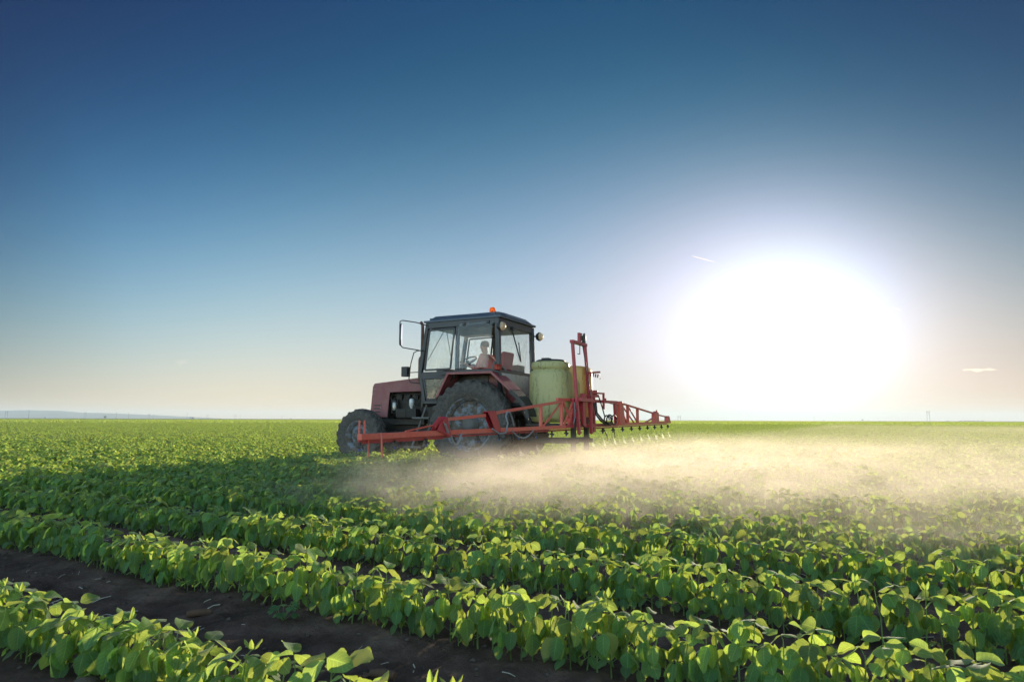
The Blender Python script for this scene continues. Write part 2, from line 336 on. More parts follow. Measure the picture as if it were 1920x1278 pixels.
# value noise for terrain
_g = rng.random((64, 64, 4))
def vnoise(x, y, k=0):
    xi = np.floor(x).astype(int); yi = np.floor(y).astype(int); fx = x - xi; fy = y - yi
    fx = fx * fx * (3 - 2 * fx); fy = fy * fy * (3 - 2 * fy)
    a = _g[xi % 64, yi % 64, k]; b = _g[(xi + 1) % 64, yi % 64, k]; c = _g[xi % 64, (yi + 1) % 64, k]; d = _g[(xi + 1) % 64, (yi + 1) % 64, k]
    return (a * (1 - fx) + b * fx) * (1 - fy) + (c * (1 - fx) + d * fx) * fy - 0.5
def soil_z(x, y):
    x = np.asarray(x, float); y = np.asarray(y, float)
    d = np.hypot(x, y); fade = np.clip((40 - d) / 30, 0, 1)
    z = 0.030 * vnoise(x * 2.3, y * 2.3) + 0.022 * vnoise(x * 7, y * 7, 1) + 0.020 * vnoise(x * 19, y * 19, 2) + 0.013 * vnoise(x * 43, y * 43, 3)
    pr = x * RN[0] + y * RN[1]
    ph = (pr - 0.38) / 0.9
    z += 0.012 * np.cos(2 * PI * ph)
    return z * fade
def axis(lo, hi, d0, grow, c=0.0, dense=3.0):
    """coordinates dense around c, growing outward"""
    out = [c]; s = d0; p = c
    while p < hi: s = d0 if p < c + dense else s * grow; p += s; out.append(p)
    p = c; s = d0; left = []
    while p > lo: s = d0 if p > c - dense else s * grow; p -= s; left.append(p)
    return np.array(left[::-1] + out)
xs = axis(-14000, 14000, 0.022, 1.045, 0.0, 3.4); ys = axis(-600, 14000, 0.022, 1.04, 2.6, 2.4)
gx, gy = np.meshgrid(xs, ys); gz = soil_z(gx, gy)
nx, ny = len(xs), len(ys)
vs = np.stack([gx, gy, gz], -1).reshape(-1, 3)
idx = np.arange(nx * ny).reshape(ny, nx)
fs = np.stack([idx[:-1, :-1], idx[:-1, 1:], idx[1:, 1:], idx[1:, :-1]], -1).reshape(-1, 4)
def np_mesh(name, vs, fs, mats, smooth=True, mi=None):
    me = bpy.data.meshes.new(name); nf = len(fs); k = fs.shape[1]
    me.vertices.add(len(vs)); me.vertices.foreach_set('co', np.asarray(vs, np.float32).ravel())
    me.loops.add(nf * k); me.loops.foreach_set('vertex_index', fs.astype(np.int32).ravel())
    me.polygons.add(nf); me.polygons.foreach_set('loop_start', np.arange(0, nf * k, k, dtype=np.int32)); me.polygons.foreach_set('loop_total', np.full(nf, k, np.int32))
    me.polygons.foreach_set('use_smooth', np.full(nf, smooth, bool))
    if mi is not None: me.polygons.foreach_set('material_index', np.asarray(mi, np.int32))
    for mt in mats: me.materials.append(mt)
    me.update(calc_edges=True); me.validate(); return me
go = bpy.data.objects.new('ground', np_mesh('ground', vs, fs, [M['soil']])); C.objects.link(go); tag(go, kind='structure')

# hills on the horizon at the left
HD = 7000.0
prof = [(-300, 758), (-200, 764), (-100, 768), (0, 767), (60, 765.5), (120, 767), (160, 771), (180, 771.5), (230, 773), (290, 776), (350, 779.5), (420, 783.5)]
pv = []; NR = 90
for j in range(7):
    for i in range(NR):
        u = i / (NR - 1); px = prof[0][0] + (prof[-1][0] - prof[0][0]) * u
        py = np.interp(px, [a for a, b in prof], [b for a, b in prof])
        y = HD + j * 240 - 720; x = (px - 960) / 1280 * HD * (y / HD)
        hgt = (784.3 - py) / 1280 * HD * 0.80
        shape = math.exp(-((j - 3) / 1.6) ** 2)
        pv.append((x, y, -3 + (hgt + 3) * shape * (1 + 0.12 * math.sin(i * 0.7 + j) * (j != 3))))
pf = np.array([(j * NR + i, j * NR + i + 1, (j + 1) * NR + i + 1, (j + 1) * NR + i) for j in range(6) for i in range(NR - 1)])
M['hill'] = painted('wooded_hill', (0.04, 0.06, 0.03), (0.12, 0.10, 0.05), (0.4, 0.7), 0.95, scale=0.004, bump=0)
ho = bpy.data.objects.new('hills', np_mesh('hills', np.array(pv), pf, [M['hill']])); C.objects.link(ho); tag(ho, kind='structure')

# ---------------------------------------------------------------- soybean plants
def leaflet(MBx, base, d, nrm, L, W, droop, cup, nu, nv, lr, lrs, m=0, twist=0.0):
    d = d.normalized(); s = d.cross(nrm).normalized(); nrm = s.cross(d).normalized()
    vs = []; p = base.copy(); a = 0.0
    for i in range(nu + 1):
        u = i / nu
        hw = W * 0.5 * (max(0.0, math.sin(PI * min(1, u ** 0.78 * 1.0))) ** 0.62) if 0 < u < 1 else 0.0
        if i == 0: hw = W * 0.06
        if i == nu: hw = W * 0.02
        ca, sa = math.cos(a), math.sin(a)
        dd = d * ca - nrm * sa; nn = nrm * ca + d * sa
        tw = twist * u; ss = s * math.cos(tw) + nn * math.sin(tw)
        for j in range(nv + 1):
            v = 2 * j / nv - 1
            wav = 0.035 * L * math.sin(u * 9 + v * 2.5 + lr * 20) * abs(v)
            vs.append(p + ss * (hw * v) + nn * (cup * hw * (abs(v) ** 1.4) + wav * (hw > 0.3 * W * 0.5)))
        p = p + dd * (L / nu); a += droop / nu
    b = len(MBx.v)
    if not hasattr(MBx, 'luv'): MBx.luv = []
    MBx.luv += [(0, 9, 0)] * (b - len(MBx.luv)); MBx.luv += [(i / nu, 2 * j / nv - 1, 1) for i in range(nu + 1) for j in range(nv + 1)]
    MBx.add(vs, [(i * (nv + 1) + j, i * (nv + 1) + j + 1, (i + 1) * (nv + 1) + j + 1, (i + 1) * (nv + 1) + j) for i in range(nu) for j in range(nv)], m, True)
    lrs += [lr] * (nu * nv)
def petiole(MBx, a, b, r, lrs, m=1, n=4, bend=0.0):
    mid = (a + b) / 2 + V(0, 0, bend)
    f0 = len(MBx.f); MBx.tube([a, mid, b], [r, r * 0.85, r * 0.7], n, m, cap=False); lrs += [0.3] * (len(MBx.f) - f0)
def plant(rd, h, detail, S, Lv, ls, ll, small=1.0):
    """S: builder for stems, Lv: builder for leaves (may be the same)"""
    nu, nv = {3: (7, 4), 2: (4, 2), 1: (2, 2)}[detail]; tn = {3: 6, 2: 4, 1: 3}[detail]
    lean = V(rd.uniform(-.12, .12), rd.uniform(-.12, .12), 1).normalized()
    top = lean * h * 0.86
    mid = top * 0.5 + V(rd.uniform(-.008, .008), rd.uniform(-.008, .008), 0)
    f0 = len(S.f); S.tube([V(0, 0, -0.03), mid * 0.5, mid, top * 0.8, top], [0.0034, 0.003, 0.0027, 0.0022, 0.0016], tn, 1, cap=False); ls += [0.3] * (len(S.f) - f0)
    nodes = 6 if detail > 1 else 5
    az = rd.uniform(0, 2 * PI)
    for k in range(nodes):
        f = 0.20 + 0.76 * (k / (nodes - 1)) ** .85
        az += PI + rd.uniform(-0.9, 0.9)
        a = top * f
        if k == 0:      # unifoliate pair, low and hanging
            for sg in (0, PI):
                dr = V(math.cos(az + sg), math.sin(az + sg), 0); b = a + dr * rd.uniform(.02, .035) + V(0, 0, .01)
                petiole(S, a, b, .0012, ls, n=3)
                leaflet(Lv, b, dr + V(0, 0, rd.uniform(-1.1, -.3)), V(0, 0, 1) + dr * .6, rd.uniform(.042, .054) * small, rd.uniform(.034, .044) * small, rd.uniform(.1, .5), .1, nu, nv, rd.random(), ll)
            continue
        pl = rd.uniform(.024, .052) * (1 - 0.35 * (k == nodes - 1)) * small
        el = rd.uniform(0.35, 0.95) if k < nodes - 1 else rd.uniform(.7, 1.2)
        out = V(math.cos(az), math.sin(az), 0)
        b = a + (out * math.cos(el) + V(0, 0, math.sin(el))) * pl
        if b.z > h: b.z = h - rd.uniform(0, .012)
        petiole(S, a, b, .0013, ls, n=3 if detail < 3 else 5, bend=.004)
        if k == nodes - 1 and rd.random() < 0.13:       # young folded leaves standing up
            for q in range(3):
                q2 = q * 2.1 + rd.uniform(-.6, .6); tl_q = rd.uniform(.2, 1.1); dv = V(math.cos(q2) * tl_q, math.sin(q2) * tl_q, 1)
                leaflet(Lv, b, dv, V(math.cos(q2), math.sin(q2), -.3), rd.uniform(.03, .042), rd.uniform(.012, .018), -.2, .8, nu, nv, rd.random(), ll)
            continue
        sz = rd.uniform(.056, .076) * small * (1.0 if 0 < k < nodes - 1 else .85)
        for q, off in enumerate((0, 1.45, -1.45)):
            ang = az + off + rd.uniform(-.25, .25)
            dh = V(math.cos(ang), math.sin(ang), 0)
            pitch = rd.choice([rd.uniform(-1.1, -.5), rd.uniform(-1.4, -.9), rd.uniform(-1.6, -1.2)]) if k < nodes - 2 else rd.uniform(-.75, .3)
            dv = dh * math.cos(pitch) + V(0, 0, math.sin(pitch))
            nn = V(0, 0, 1) * math.cos(pitch) - dh * math.sin(pitch)
            side = dv.cross(nn); roll = rd.uniform(-.7, .7)
            nn = (nn * math.cos(roll) + side * math.sin(roll))
            bb = b + (out * .018 if q == 0 else dh * .003)
            leaflet(Lv, bb, dv, nn, sz * rd.uniform(.9, 1.12), sz * rd.uniform(.72, .86), rd.uniform(.15, .9), rd.uniform(-.35, .3), nu, nv, rd.random(), ll, twist=rd.uniform(-.3, .3))
def set_luv(me, S):
    u_ = list(getattr(S, 'luv', [])); u_ += [(0, 9, 0)] * (len(me.vertices) - len(u_))
    a = me.attributes.new('luv', 'FLOAT_VECTOR', 'POINT'); a.data.foreach_set('vector', np.asarray(u_, np.float32).ravel())
def set_lr(me, vals):
    a = me.attributes.new('lr', 'FLOAT', 'FACE'); a.data.foreach_set('value', np.asarray(vals, np.float32))

# near plants: real objects
rd = random.Random(5)
protos = []
for k in range(26):
    S = MB(); Lv = MB(); ls = []; ll = []
    plant(rd, rd.uniform(.185, .262), 3, S, Lv, ls, ll, small=rd.uniform(.92, 1.12))
    ms = bpy.data.meshes.new('stem'); ms.from_pydata(S.v, [], S.f); ms.polygons.foreach_set('use_smooth', [True] * len(S.f)); ms.materials.append(M['leaf']); ms.materials.append(M['stem']); ms.polygons.foreach_set('material_index', [1] * len(S.f)); set_lr(ms, ls)
    ml = bpy.data.meshes.new('foliage'); ml.from_pydata(Lv.v, [], Lv.f); ml.polygons.foreach_set('use_smooth', [True] * len(Lv.f)); ml.materials.append(M['leaf']); set_lr(ml, ll); set_luv(ml, Lv)
    protos.append((ms, ml))
cand = []
allp = []
for i in range(0, 44):
    pr = row_perp(i)
    s = -60.0
    rr = random.Random(100 + i)
    while s < 60.0:
        s += rr.uniform(.036, .066)
        if rr.random() < 0.006: s += rr.uniform(.03, .09)
        # rows wander a little
        w = pr + rr.gauss(0, .009) + 0.03 * math.sin(s * .35 + i)
        x = RD[0] * s + RN[0] * w; y = RD[1] * s + RN[1] * w
        if y < -3: continue
        allp.append((x, y, i, rr.random()))
def inframe(x, y):
    if y < 0.8: return False
    px = 960 + 1280 * x / y; py = 786 + 1280 * (H - .25) / y
    return -60 < px < 1980 and py < 1340
TYRES = []   # (x0,x1,y0,y1) boxes in tractor frame, filled below
PHI = R(25.5); TO = V(-0.36, 13.05, 0)
TF = V(-math.cos(PHI), math.sin(PHI), 0); TL = V(-math.sin(PHI), -math.cos(PHI), 0)
def crushed(x, y):
    d = V(x, y, 0) - TO; a, b = d.dot(TF), d.dot(TL)
    return (0.57 < abs(b) < 1.03 and (-8 < a < 0.55 or 2.1 < a < 2.95))
near = sorted([p for p in allp if inframe(p[0], p[1])], key=lambda p: p[0] ** 2 + p[1] ** 2)[:300]
nearset = set(near)
ROWLAB = {2: 'soybean plant at the bottom edge before the nearest row', 3: 'soybean plant of the nearest crop row',
          4: 'soybean plant of the second row, behind the bare soil', 5: 'soybean plant of the third crop row', 6: 'soybean plant of the fourth crop row',
          7: 'soybean plant of the fifth row, near the mist', 8: 'soybean plant of the sixth crop row', 9: 'soybean plant of the seventh crop row'}
for (x, y, i, q) in near:
    z = float(soil_z(x, y))
    r = empty('soybean_plant', (x, y, z), q * 2 * PI * 7)
    sc_ = .9 + .25 * ((q * 13.7) % 1); r.scale = (sc_ * .90, sc_ * .90, sc_ * (.92 + .16 * ((q * 5.3) % 1)))
    px_ = 960 + 1280 * x / y
    seg = ['at the far left', 'left of the middle', 'in the middle', 'right of the middle', 'at the far right'][min(4, max(0, int(px_ / 384)))]
    tag(r, ROWLAB.get(i, 'soybean plant in the crop row') + ', ' + seg, 'soybean plant', 'soybean plants of crop row %s from the camera, %s' % (['zero', 'zero', 'zero', 'one', 'two', 'three', 'four', 'five', 'six', 'seven', 'eight', 'nine'][min(i, 11)], seg))
    ms, ml = protos[int(q * 9973) % len(protos)]
    a = bpy.data.objects.new('stem', ms); C.objects.link(a); a.parent = r
    b_ = bpy.data.objects.new('foliage', ml); C.objects.link(b_); b_.parent = r

# the rest of the crop: ONE stuff object; templates and scatter points in one mesh, instanced by geometry nodes
T = []     # templates: (MB, lr)
for k in range(12):
    S = MB(); ls = []; plant(rd, rd.uniform(.185, .26), 3, S, S, ls, ls, small=rd.uniform(.95, 1.15)); T.append((S, ls))
NMID = len(T)
for k in range(6):          # one metre of row
    S = MB(); ls = []
    for q in range(13):
        b0 = len(S.v); plant(rd, rd.uniform(.185, .26), 1, S, S, ls, ls, small=1.2)
        ox, oy = (q - 6) * .077 + rd.uniform(-.02, .02), rd.gauss(0, .008)
        an = rd.uniform(0, 6.28); ca, sa = math.cos(an), math.sin(an)
        for t_ in range(b0, len(S.v)):
            v = S.v[t_]; S.v[t_] = (v[0] * ca - v[1] * sa + ox, v[0] * sa + v[1] * ca + oy, v[2])
    T.append((S, ls))
NROW = 6
for k in range(3):          # ten metre patch far off: leaf clumps in rows
    S = MB(); ls = []
    for r_ in range(12):
        for q in range(46):
            c = V((q - 23) * .22 + rd.uniform(-.1, .1), (r_ - 5.5) * .83 + rd.gauss(0, .05), rd.uniform(.10, .24))
            dv = V(rd.uniform(-1, 1), rd.uniform(-1, 1), rd.uniform(-.3, .3)); nn = V(rd.uniform(-1, 1), rd.uniform(-1, 1), rd.uniform(0, 1.2))
            leaflet(S, c, dv, nn, .26, .2, .5, .2, 2, 1, rd.random(), ls)
    T.append((S, ls))
pts = []; ptid = []; prot = []; pscl = []
def yfov(x, y, m=1.0): return y > -2.5 and abs(x) < 0.80 * max(y, 0) + m
for p in allp:
    if p in nearset: continue
    x, y, i, q = p
    d = math.hypot(x, y)
    if d > 26 or not yfov(x, y, 3.5) or crushed(x, y): continue
    if d < 0.75: continue
    pts.append((x, y, float(soil_z(x, y)))); ptid.append(1 + int(q * 9973) % NMID); prot.append((0, 0, q * 44)); s_ = .9 + .25 * ((q * 13.7) % 1); pscl.append((s_ * .90, s_ * .90, s_))
rr = random.Random(77)
for i in range(0, 190):
    pr = row_perp(i)
    for k in range(-150, 151):
        x = RD[0] * k + RN[0] * pr; y = RD[1] * k + RN[1] * pr; d = math.hypot(x, y)
        if d < 26.5 or d > 125 or not yfov(x, y, 6): continue
        if crushed(x, y) : continue
        pts.append((x, y, 0)); ptid.append(1 + NMID + rr.randrange(NROW)); prot.append((0, 0, -ROW_A + PI * rr.randrange(2))); pscl.append((1.02, 1, rr.uniform(.9, 1.15)))
for i in range(-80, 80):
    for k in range(-80, 80):
        x = RD[0] * k * 10 + RN[0] * i * 9.96; y = RD[1] * k * 10 + RN[1] * i * 9.96; d = math.hypot(x, y)
        if d < 121 or d > 560 or not yfov(x, y, 15): continue
        pts.append((x, y, 0)); ptid.append(1 + NMID + NROW + rr.randrange(3)); prot.append((0, 0, -ROW_A + PI * rr.randrange(2))); pscl.append((1, 1, 1))
vv = []; ff = []; fm = []; fl = []; tid = []
fluv = []
for k, (S, ls) in enumerate(T):
    fluv += list(S.luv) + [(0, 9, 0)] * (len(S.v) - len(S.luv)); b0 = len(vv); vv += S.v; ff += [tuple(i + b0 for i in f) for f in S.f]; fm += S.m; fl += ls; tid += [-(k + 1)] * len(S.v)
nT = len(vv); vv += pts; tid += ptid
me = bpy.data.meshes.new('soybean_crop'); me.from_pydata(vv, [], ff)
me.polygons.foreach_set('material_index', fm); me.polygons.foreach_set('use_smooth', [True] * len(ff))
me.materials.append(M['leaf']); me.materials.append(M['stem']); set_lr(me, fl)
class _L: pass
_l = _L(); _l.luv = fluv; set_luv(me, _l)
a = me.attributes.new('tid', 'INT', 'POINT'); a.data.foreach_set('value', np.array(tid, np.int32))
for nm, arr in (('prot', prot), ('pscl', pscl)):
    a = me.attributes.new(nm, 'FLOAT_VECTOR', 'POINT'); full = np.zeros((len(vv), 3), np.float32); full[nT:] = arr; a.data.foreach_set('vector', full.ravel())
crop = bpy.data.objects.new('soybean_crop', me); C.objects.link(crop); tag(crop, 'green soybean crop covering the field to the horizon', kind='stuff')
ng = bpy.data.node_groups.new('crop_scatter', 'GeometryNodeTree')
ng.interface.new_socket('Geometry', in_out='INPUT', socket_type='NodeSocketGeometry'); ng.interface.new_socket('Geometry', in_out='OUTPUT', socket_type='NodeSocketGeometry')
gi = ng.nodes.new('NodeGroupInput'); gout = ng.nodes.new('NodeGroupOutput'); join = ng.nodes.new('GeometryNodeJoinGeometry')
def named(nm, dt):
    a = ng.nodes.new('GeometryNodeInputNamedAttribute'); a.data_type = dt; a.inputs[0].default_value = nm; return a.outputs[0]
tn = named('tid', 'INT'); rn = named('prot', 'FLOAT_VECTOR'); sn = named('pscl', 'FLOAT_VECTOR')
e2r = ng.nodes.new('FunctionNodeEulerToRotation'); ng.links.new(rn, e2r.inputs[0])
def sel(val):
    c = ng.nodes.new('FunctionNodeCompare'); c.data_type = 'INT'; c.operation = 'EQUAL'
    ng.links.new(tn, c.inputs[2]); c.inputs[3].default_value = val
    s = ng.nodes.new('GeometryNodeSeparateGeometry'); s.domain = 'POINT'; ng.links.new(gi.outputs[0], s.inputs[0]); ng.links.new(c.outputs[0], s.inputs[1]); return s.outputs[0]
for k in range(len(T)):
    iop = ng.nodes.new('GeometryNodeInstanceOnPoints')
    ng.links.new(sel(k + 1), iop.inputs['Points']); ng.links.new(sel(-(k + 1)), iop.inputs['Instance'])
    ng.links.new(e2r.outputs[0], iop.inputs['Rotation']); ng.links.new(sn, iop.inputs['Scale']); ng.links.new(iop.outputs[0], join.inputs[0])
ng.links.new(join.outputs[0], gout.inputs[0])
gm = crop.modifiers.new('scatter', 'NODES'); gm.node_group = ng
print('near', len(near), 'scatter', len(pts), 'template faces', len(ff))

# ---------------------------------------------------------------- tractor
tr = empty('tractor', TO, PI - PHI)
tag(tr, 'dusty red farm tractor with dark cab and orange beacon, driving left through the field', 'tractor')

def wheel(x, y, z, R_, rr_, w, nl, lugh, side, rear):
    """built in the tractor frame, axis along y; side=+1 when its outer face is the left one"""
    wh = empty('wheel', (x, y, z), 0, tr)
    b = MB(); hw = w / 2; R0 = R_ - lugh
    prof = [(rr_, -hw * .72), (rr_ + .03, -hw * .86), (rr_ + (R0 - rr_) * .45, -hw * 1.0), (rr_ + (R0 - rr_) * .8, -hw * .98), (R0 - .012, -hw * .86), (R0 + .004, -hw * .5), (R0 + .008, 0),
            (R0 + .004, hw * .5), (R0 - .012, hw * .86), (rr_ + (R0 - rr_) * .8, hw * .98), (rr_ + (R0 - rr_) * .45, hw * 1.0), (rr_ + .03, hw * .86), (rr_, hw * .72)]
    b.lathe(prof, axis='Y', n=72)
    pitch = 2 * PI / nl
    for sd_ in (-1, 1):
        for k in range(nl):
            th = k * pitch + (pitch / 2 if sd_ > 0 else 0)
            def P(r, a, yy): return V(r * math.cos(a), yy, r * math.sin(a))
            span = pitch * 0.95; wd = pitch * .20
            # three stations: centre, shoulder, side wall
            st = [(R_, th, -.03 * sd_ * w), (R_ - .006, th + span * .55, sd_ * hw * .60), (R_ - .03, th + span * .9, sd_ * hw * 1.0), (R0 - .075, th + span * 1.02, sd_ * hw * 1.03)]
            for (r1, a1, y1), (r2, a2, y2) in zip(st[:-1], st[1:]):
                i1 = min(r1, R0) - .02; i2 = min(r2, R0) - .02
                b.hexa([P(i1, a1 - wd, y1), P(i1, a1 + wd, y1), P(i2, a2 + wd, y2), P(i2, a2 - wd, y2),
                        P(r1, a1 - wd * .7, y1), P(r1, a1 + wd * .7, y1), P(r2, a2 + wd * .7, y2), P(r2, a2 - wd * .7, y2)])
    b.build('tyre', M['tyre'], wh)
    b = MB(); s = side
    # rim with flange, well and dished disc
    b.lathe([(rr_ + .022, s * hw * .74), (rr_ + .022, s * hw * .80), (rr_ + .004, s * hw * .80), (rr_ - .012, s * hw * .62), (rr_ - .045, s * hw * .50), (rr_ - .055, s * hw * .30)], axis='Y', n=64)
    b.lathe([(rr_ - .05, -s * hw * .7), (rr_ - .055, s * hw * .30), (rr_ - .09, s * hw * .34), (rr_ * .62, s * hw * .42), (rr_ * .46, s * hw * .30), (rr_ * .40, s * hw * .22), (0.02, s * hw * .22)], axis='Y', n=64)
    b.lathe([(rr_ + .02, -s * hw * .80), (rr_ - .01, -s * hw * .7), (rr_ - .05, -s * hw * .7)], axis='Y', n=64)
    rim = b.build('rim', M['rim'], wh)
    b = MB()
    if rear:
        for k in range(8):      # hand holes / clamp plates round the disc
            a = 2 * PI * (k + .3) / 8; r0 = rr_ * .78
            b.lathe([(0.001, s * hw * .415), (.032, s * hw * .415), (.032, s * hw * .30)], (r0 * math.cos(a), 0, r0 * math.sin(a)), 'Y', 14, smooth=False)
        b.build('hand_hole', M['black'], rim)
    b = MB(); h1 = .13 if rear else .085
    b.lathe([(h1 * 1.25, s * hw * .18), (h1 * 1.25, s * hw * .36), (h1, s * hw * .40), (h1 * .95, s * hw * .75), (h1 * .7, s * hw * .86), (h1 * .3, s * hw * .92), (0.001, s * hw * .92)], axis='Y', n=28)
    for k in range(8):
        a = 2 * PI * k / 8; r0 = h1 * 1.7
        b.lathe([(0.001, s * hw * .40), (.017, s * hw * .40), (.017, s * hw * .2)], (r0 * math.cos(a), 0, r0 * math.sin(a)), 'Y', 6, smooth=False)
    b.build('hub', M['iron'], wh)
    return wh
wheel(0, .80, .765, .80, .465, .40, 21, .045, 1, True)
wheel(0, -.80, .765, .80, .465, .40, 21, .045, -1, True)
wheel(2.5, .74, .525, .53, .275, .30, 18, .032, 1, False)
wheel(2.5, -.74, .525, .53, .275, .30, 18, .032, -1, False)

# chassis, axles, gearbox
b = MB()
b.box((.05, 0, .80), (.62, .52, .52)).box((.75, 0, .78), (.9, .42, .50)).box((1.95, 0, .66), (1.6, .34, .16))
b.lathe([(.13, -.62), (.13, -.40), (.20, -.30), (.20, .30), (.13, .40), (.13, .62)], (0, 0, .765), 'Y', 20)
b.box((1.85, .30, .80), (1.05, .07, .11)).box((1.85, -.30, .80), (1.05, .07, .11))
b.box((2.5, 0, .62), (.22, 1.05, .14)).box((2.5, .52, .56), (.16, .12, .24)).box((2.5, -.52, .56), (.16, .12, .24))
b.tube([(2.32, .45, .55), (2.32, -.45, .55)], .022)
b.tube([(1.1, .25, .60), (2.3, .2, .58)], .04)
b.box((2.72, 0, .78), (.22, .5, .28))
b.build('chassis', M['engine'], tr, .01)
b = MB()
b.tube([(-.25, .3, .95), (-.75, .3, 1.0), (-.95, .36, .75)], .028).tube([(-.25, -.3, .95), (-.75, -.3, 1.0), (-.95, -.36, .75)], .028)
b.bar((-.2, .30, .55), (-1.0, .36, .52), .05).bar((-.2, -.30, .55), (-1.0, -.36, .52), .05).bar((-.3, 0, 1.0), (-1.0, 0, 1.1), .05)
b.build('hitch_linkage', M['iron'], tr, .004)

# engine
b = MB()
b.box((1.72, 0, 1.05), (.95, .40, .42)).box((1.75, 0, 1.33), (.85, .30, .16)).box((2.25, 0, 1.10), (.10, .56, .55))
b.box((1.2, 0, 1.15), (.12, .6, .9))
for k in range(4): b.box((1.42 + k * .19, .21, 1.28), (.13, .05, .10))
b.lathe([(.07, 0), (.075, .04), (.075, .2), (.06, .22), (.02, .24)], (2.08, .24, 1.02), 'Z', 16)
b.lathe([(.055, .0), (.055, .20)], (2.02, .25, .92), 'Y', 16)
b.tube([(2.2, .2, 1.32), (1.9, .25, 1.36), (1.5, .25, 1.34), (1.3, .2, 1.25)], .018)
b.tube([(2.0, .26, 1.25), (1.95, .31, 1.05), (1.98, .30, .9)], .010).tube([(1.75, .24, 1.3), (1.72, .3, 1.15), (1.80, .3, 1.02)], .008)
b.tube([(1.68, .24, 1.3), (1.62, .31, 1.2), (1.5, .3, 1.1), (1.4, .26, 1.3)], .008).tube([(1.45, .24, 1.3), (1.40, .3, 1.0), (1.35, .28, .85)], .012)
b.tube([(2.15, .28, 1.3), (2.1, .3, 1.1), (2.12, .28, .9)], .014)
for k in range(6): b.tube([(1.45 + k * .12, .22, 1.34), (1.47 + k * .12, .27, 1.28), (1.5 + k * .1, .26, 1.15)], .005, 6)
b.build('engine', M['engine'], tr, .006)
b = MB(); b.lathe([(.03, -.02), (.034, 0), (.048, .01), (.048, .13), (.03, .15), (.0, .15)], (1.62, .33, 1.10), 'Z', 18); b.lathe([(.02, -.04), (.02, 0)], (1.62, .33, 1.10), 'Z', 10)
b.build('fuel_filter', M['white'], tr)
b = MB(); b.lathe([(.035, 0), (.045, .02), (.045, .15), (.03, .17), (.0, .17)], (2.02, .33, 1.02), 'Z', 18)
b.build('oil_filter', M['steel'], tr)
b = MB(); b.box((1.655, .40, .965), (.46, .16, .17))
for k in range(4): b.box((1.655, .487, .905 + k * .04), (.40, .012, .014))
b.box((1.655, .487, .965), (.014, .016, .16))
b.build('battery_box', M['engine'], tr, .006)

# hood: band, front cheek and grille as one solid outline with an open engine bay
b = MB()
outl = [(1.22, 1.40), (2.14, 1.385), (2.19, .89), (2.33, .885), (2.60, 1.03), (2.56, 1.50), (2.52, 1.565), (1.15, 1.685), (1.15, 1.42)]
b.prism([(x, .34, z) for x, z in outl], (0, -.012, 0)); b.prism([(x, -.34, z) for x, z in outl], (0, .012, 0))
def roofplate(a, c, w=.34, t=.014):
    (x1, z1), (x2, z2) = a, c
    b.hexa([(x1, -w + .013, z1 - t), (x2, -w + .013, z2 - t), (x2, w - .013, z2 - t), (x1, w - .013, z1 - t), (x1, -w + .013, z1), (x2, -w + .013, z2), (x2, w - .013, z2), (x1, w - .013, z1)])
roofplate((1.15, 1.683), (2.52, 1.563)); b.hexa([(2.52, -.327, 1.5), (2.556, -.327, 1.5), (2.556, .327, 1.5), (2.52, .327, 1.5), (2.50, -.327, 1.565), (2.522, -.327, 1.563), (2.522, .327, 1.563), (2.50, .327, 1.565)])
b.bar((1.20, .345, 1.405), (2.15, .345, 1.39), .016, .018)
b.build('hood', M['hood'], tr, .006)
b = MB(); b.hexa([(2.575, -.325, .92), (2.605, -.325, .92), (2.605, .325, .92), (2.575, .325, .92), (2.54, -.325, 1.498), (2.568, -.325, 1.498), (2.568, .325, 1.498), (2.54, .325, 1.498)])
for k in range(9): b.box((2.60 - .004 * k, 0, .98 + k * .055), (.02, .58, .018))
b.build('grille', M['black'], tr, .003)
for sy in (.19, -.19):
    b = MB(); b.lathe([(.075, 0), (.078, .03), (.06, .045), (0, .05)], (2.585, sy, 1.30), 'X', 20); b.build('headlight', M['lens'], tr)
b = MB()
for x0, z0, ln_ in ((2.42, 1.125, .18), (2.43, 1.062, .18), (2.40, .998, .16)):
    for s in (1, -1): b.box((x0, s * .341, z0), (ln_, .006, .024))
b.build('side_louvre', M['black'], tr)
b = MB()
for x0, z0 in ((2.34, 1.115), (2.35, 1.065), (2.335, 1.0), (2.5, 1.45), (2.555, 1.35)): b.lathe([(0, .352), (.008, .352), (.008, .335)], (x0, 0, z0), 'Y', 8)
b.build('bolt', M['steel'], tr)

# exhaust
b = MB(); b.tube([(1.42, .33, 1.60), (1.42, .33, 2.02)], .055, 16).tube([(1.42, .33, 2.02), (1.40, .33, 2.08)], [.055, .032], 16)
b.tube([(1.40, .33, 2.06), (1.395, .33, 2.62), (1.40, .33, 2.70), (1.44, .33, 2.755)], .032, 14, cap=False)
b.build('exhaust_pipe', M['rust'], tr)

